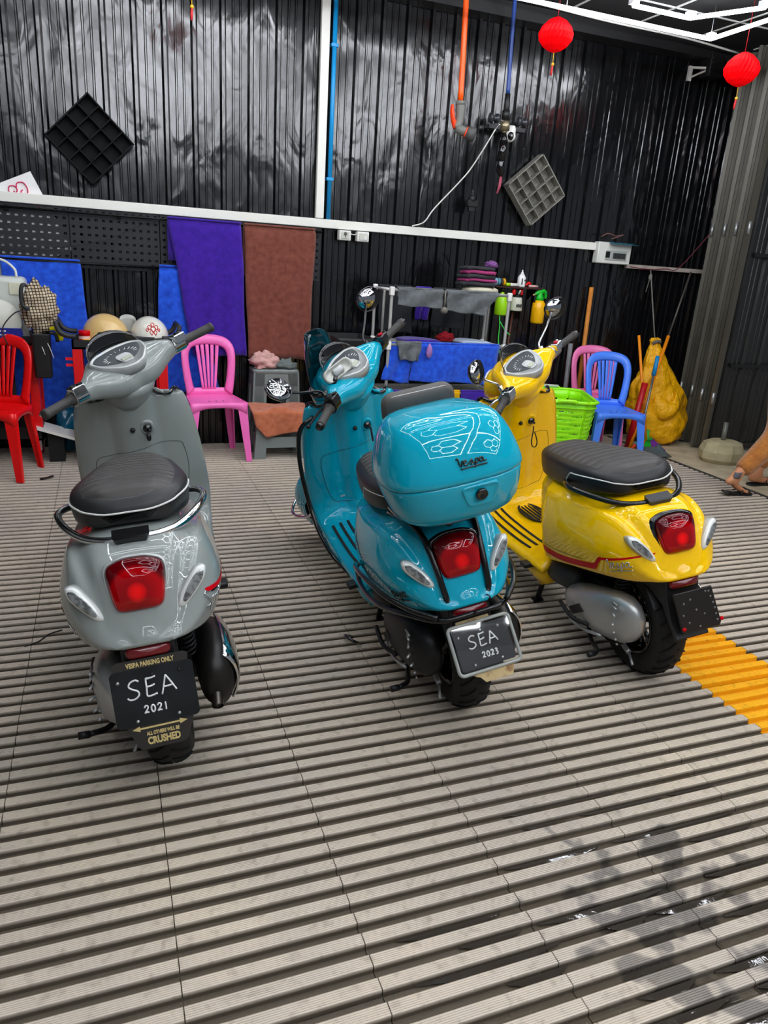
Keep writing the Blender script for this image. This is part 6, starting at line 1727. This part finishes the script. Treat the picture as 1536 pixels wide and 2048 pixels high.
# ---------------- litter on the floor
lf = thing('dry_leaf', 'small dry brown leaf on the floor at the bottom of the picture', 'leaf', (.285, .700, .001), .4)
MB().slab(lambda u, v: ((u-.5)*.045, (v-.5)*.028*math.sin(PI*min(max(u, .06), .94)), .004+.006*math.sin(3*u)+.004*abs(2*v-1)), 8, 4, .0012).build('blade', mat('leaf_brown', '#8a4a24', .8), lf)
tw = thing('black_scrap', 'small black rubber scrap on the floor behind the red chair leg', 'scrap', (-.40, 4.92, .0), .3)
MB().slab(lambda u, v: ((u-.5)*.08, (v-.5)*.03, .004+.012*u*u), 6, 3, .004).build('scrap_body', M_black, tw)
cl_ = thing('wire_scrap', 'thin bent wire scrap on the floor left of the grey scooter', 'wire', (-.30, 2.72, .0), .3)
MB().tube([(-.05, 0, .004), (.0, .01, .004), (.05, .05, .004), (.10, .06, .004)], .0025, 5, spl=4).build('wire_body', M_black, cl_)

# ================================================================ PERSON
m_skin = mat('skin', '#c98a62', .5, sss=.15)
def skin_obj(name, verts, edges, radii, m, parent, root=0, sub=2):
    me = bpy.data.meshes.new(name); me.from_pydata(verts, edges, [])
    o = bpy.data.objects.new(name, me); C.objects.link(o); o.parent = parent
    sk = o.modifiers.new('skin', 'SKIN'); sk.use_smooth_shade = True
    for i, r in enumerate(radii):
        r = r if isinstance(r, tuple) else (r, r)
        me.skin_vertices[0].data[i].radius = r
        me.skin_vertices[0].data[i].use_root = (i == root)
    s = o.modifiers.new('sub', 'SUBSURF'); s.levels = sub; s.render_levels = sub
    me.materials.append(m)
    return o
class SK:
    def __init__(s): s.v = []; s.e = []; s.r = []
    def chain(s, pts, start=None):
        prev = start; ids = []
        for p, r in pts:
            s.v.append(p); s.r.append(r); i = len(s.v)-1
            if prev is not None: s.e.append((prev, i))
            prev = i; ids.append(i)
        return ids
pr_ = thing('person', 'person in tan trousers and flip flops walking past at the right edge', 'person', (4.18, 3.97, 0))
# local: +x walking direction, z up. trailing foot toes at (-.03), front foot ahead
H = SK()
pel = H.chain([((.46, .0, .86), (.125, .11))])[0]
spn = H.chain([((.47, 0, 1.0), (.11, .125)), ((.48, 0, 1.18), (.12, .145)), ((.485, 0, 1.33), (.10, .15)), ((.485, 0, 1.42), (.055, .06)), ((.50, 0, 1.49), (.05, .05)), ((.515, 0, 1.565), (.085, .072)), ((.52, 0, 1.645), (.075, .066)), ((.515, 0, 1.69), (.03, .03))], pel)
for s, kx, ax in ((-1, .36, .015), (1, .60, .42)):
    if s < 0:   # trailing leg, nearest the lens
        leg = H.chain([((.42, s*.09, .80), .088), ((.365, s*.09, .42), .060), ((.215, s*.095, .285), .055), ((.055, s*.10, .150), .031)], pel)
        foot = H.chain([((.045, s*.10, .092), .030), ((.085, s*.10, .062), .027), ((.125, s*.10, .038), .022)], leg[-1])
        H.chain([((.018, s*.10, .115), .026), ((-.02, s*.10, .098), .024)], leg[-1])
        for k in range(5): H.chain([((.165, s*.10+.030-.015*k, .026), .0095), ((.196-.007*abs(k-1), s*.10+.036-.018*k, .024), .008)], foot[-1])
    else:
        leg = H.chain([((.52, s*.09, .80), .088), ((.59, s*.09, .45), .060), ((.53, s*.09, .28), .052), ((.45, s*.09, .085), .036)], pel)
        foot = H.chain([((.49, s*.09, .05), .032), ((.55, s*.09, .036), .028), ((.61, s*.09, .030), .024)], leg[-1])
        H.chain([((.405, s*.09, .045), .030)], leg[-1])
        for k in range(5): H.chain([((.64, s*.09+.034-.017*k, .024), .0095), ((.663-.006*abs(k-1), s*.09+.038-.019*k, .022), .008)], foot[-1])
for s, sw in ((-1, -.15), (1, .22)):
    arm = H.chain([((.485, s*.17, 1.345), .052), ((.485+sw*.45, s*.215, 1.08), .042), ((.485+sw, s*.215, .86), .030), ((.485+sw*1.08, s*.21, .80), (.018, .034))], spn[2])
    for k in range(4):
        yy = s*.21+(.026-.017*k); l = (.058, .068, .062, .048)[k]; bx_ = .485+sw*1.08
        H.chain([((bx_+.004, yy, .775), .0095), ((bx_+.012, yy, .775-l*.5), .0085), ((bx_+.022, yy, .775-l), .0075)], arm[-1])
    H.chain([((.485+sw*1.08+.03, s*.20, .80), .010), ((.485+sw*1.08+.045, s*.195, .765), .0085)], arm[-1])
body_ = skin_obj('body', H.v, H.e, H.r, m_skin, pr_, pel)
# face
fc = MB()
for s in (-1, 1): fc.ball((.592, s*.030, 1.585), (.008, .013, .008), 10, 8)
fc.build('eyes', mat('eye_dark', '#1c1512', .2), pr_)
MB().tube([(.598, 0, 1.59), (.618, 0, 1.555), (.602, 0, 1.545)], [.008, .013, .008], 8).build('nose', m_skin, pr_)
MB().tube([(.588, -.024, 1.518), (.599, 0, 1.515), (.588, .024, 1.518)], .006, 6, spl=3).build('mouth', mat('lips', '#9a5248', .5), pr_)
for s in (-1, 1): MB().ball((.505, s*.078, 1.575), (.020, .010, .030), 10, 8).build('ear', m_skin, pr_)
MB().ball((.500, 0, 1.630), (.100, .088, .088), 20, 14).build('hair', mat('hair_dark', '#15110f', .6, bump=(80, .6, .01)), pr_)
T = SK(); p0 = T.chain([((.46, 0, .88), (.140, .128))])[0]; T.chain([((.465, 0, 1.0), (.125, .135))], p0)
T.chain([((.415, -.092, .78), .112), ((.37, -.092, .43), .092), ((.235, -.096, .300), .082), ((.125, -.10, .205), .070), ((.092, -.10, .178), .064)], p0)
T.chain([((.525, .092, .78), .112), ((.59, .092, .46), .092), ((.54, .092, .30), .080), ((.485, .092, .17), .066), ((.475, .092, .14), .060)], p0)
skin_obj('trousers', T.v, T.e, T.r, mat('tan_trousers', '#b8742c', .95, bump=(60, .8, .012), sheen=.4, var=(30, '#a05f22')), pr_, p0)
T = SK(); p0 = T.chain([((.47, 0, .98), (.145, .145))])[0]; sp_ = T.chain([((.48, 0, 1.18), (.140, .165)), ((.485, 0, 1.345), (.115, .160)), ((.485, 0, 1.415), (.07, .08))], p0)
for s, sw in ((-1, -.15), (1, .22)): T.chain([((.485, s*.175, 1.345), .072), ((.485+sw*.42, s*.220, 1.10), .066), ((.485+sw*.50, s*.220, 1.06), .064)], sp_[1])
skin_obj('shirt', T.v, T.e, T.r, mat('white_shirt', '#cfd0d2', .9), pr_, p0)
for (cx, cy, tz, ang) in ((.100, -.10, .0, .10), (.535, .09, .0, 0)):
    so = MB()
    def sole(u, v, cx=cx, cy=cy, ang=ang):
        t = u*2-1; w = .046-.010*math.cos(2.2*t+.6)+.0; w *= math.sqrt(max(.02, 1-abs(t)**5))
        x = cx-.0+.135*t; z = .013+max(0, (-t*.5+.0))*ang*.55 if ang else .013
        return (x, cy+(v*2-1)*w, z)
    so.slab(sole, 18, 6, .012); so = so.build('flip_flop', M_black, pr_)
    MB().tube([(cx+.085, cy, .022), (cx+.06, cy+.004, .052), (cx+.0, cy+.044, .022)], .005, 6, spl=4).tube([(cx+.085, cy, .022), (cx+.06, cy-.004, .052), (cx+.0, cy-.044, .022)], .005, 6, spl=4).build('strap', M_black, so)
MB().slab(lambda u, v: (.048+.036*math.cos(math.radians(200+110*u))*1.04+.012*(v), -.10+.036*math.sin(math.radians(200+110*u))*1.04, .135+.045*v), 8, 4, .001).build('ankle_tattoo', mat('tattoo_ink', '#5d5a60', .6), pr_)
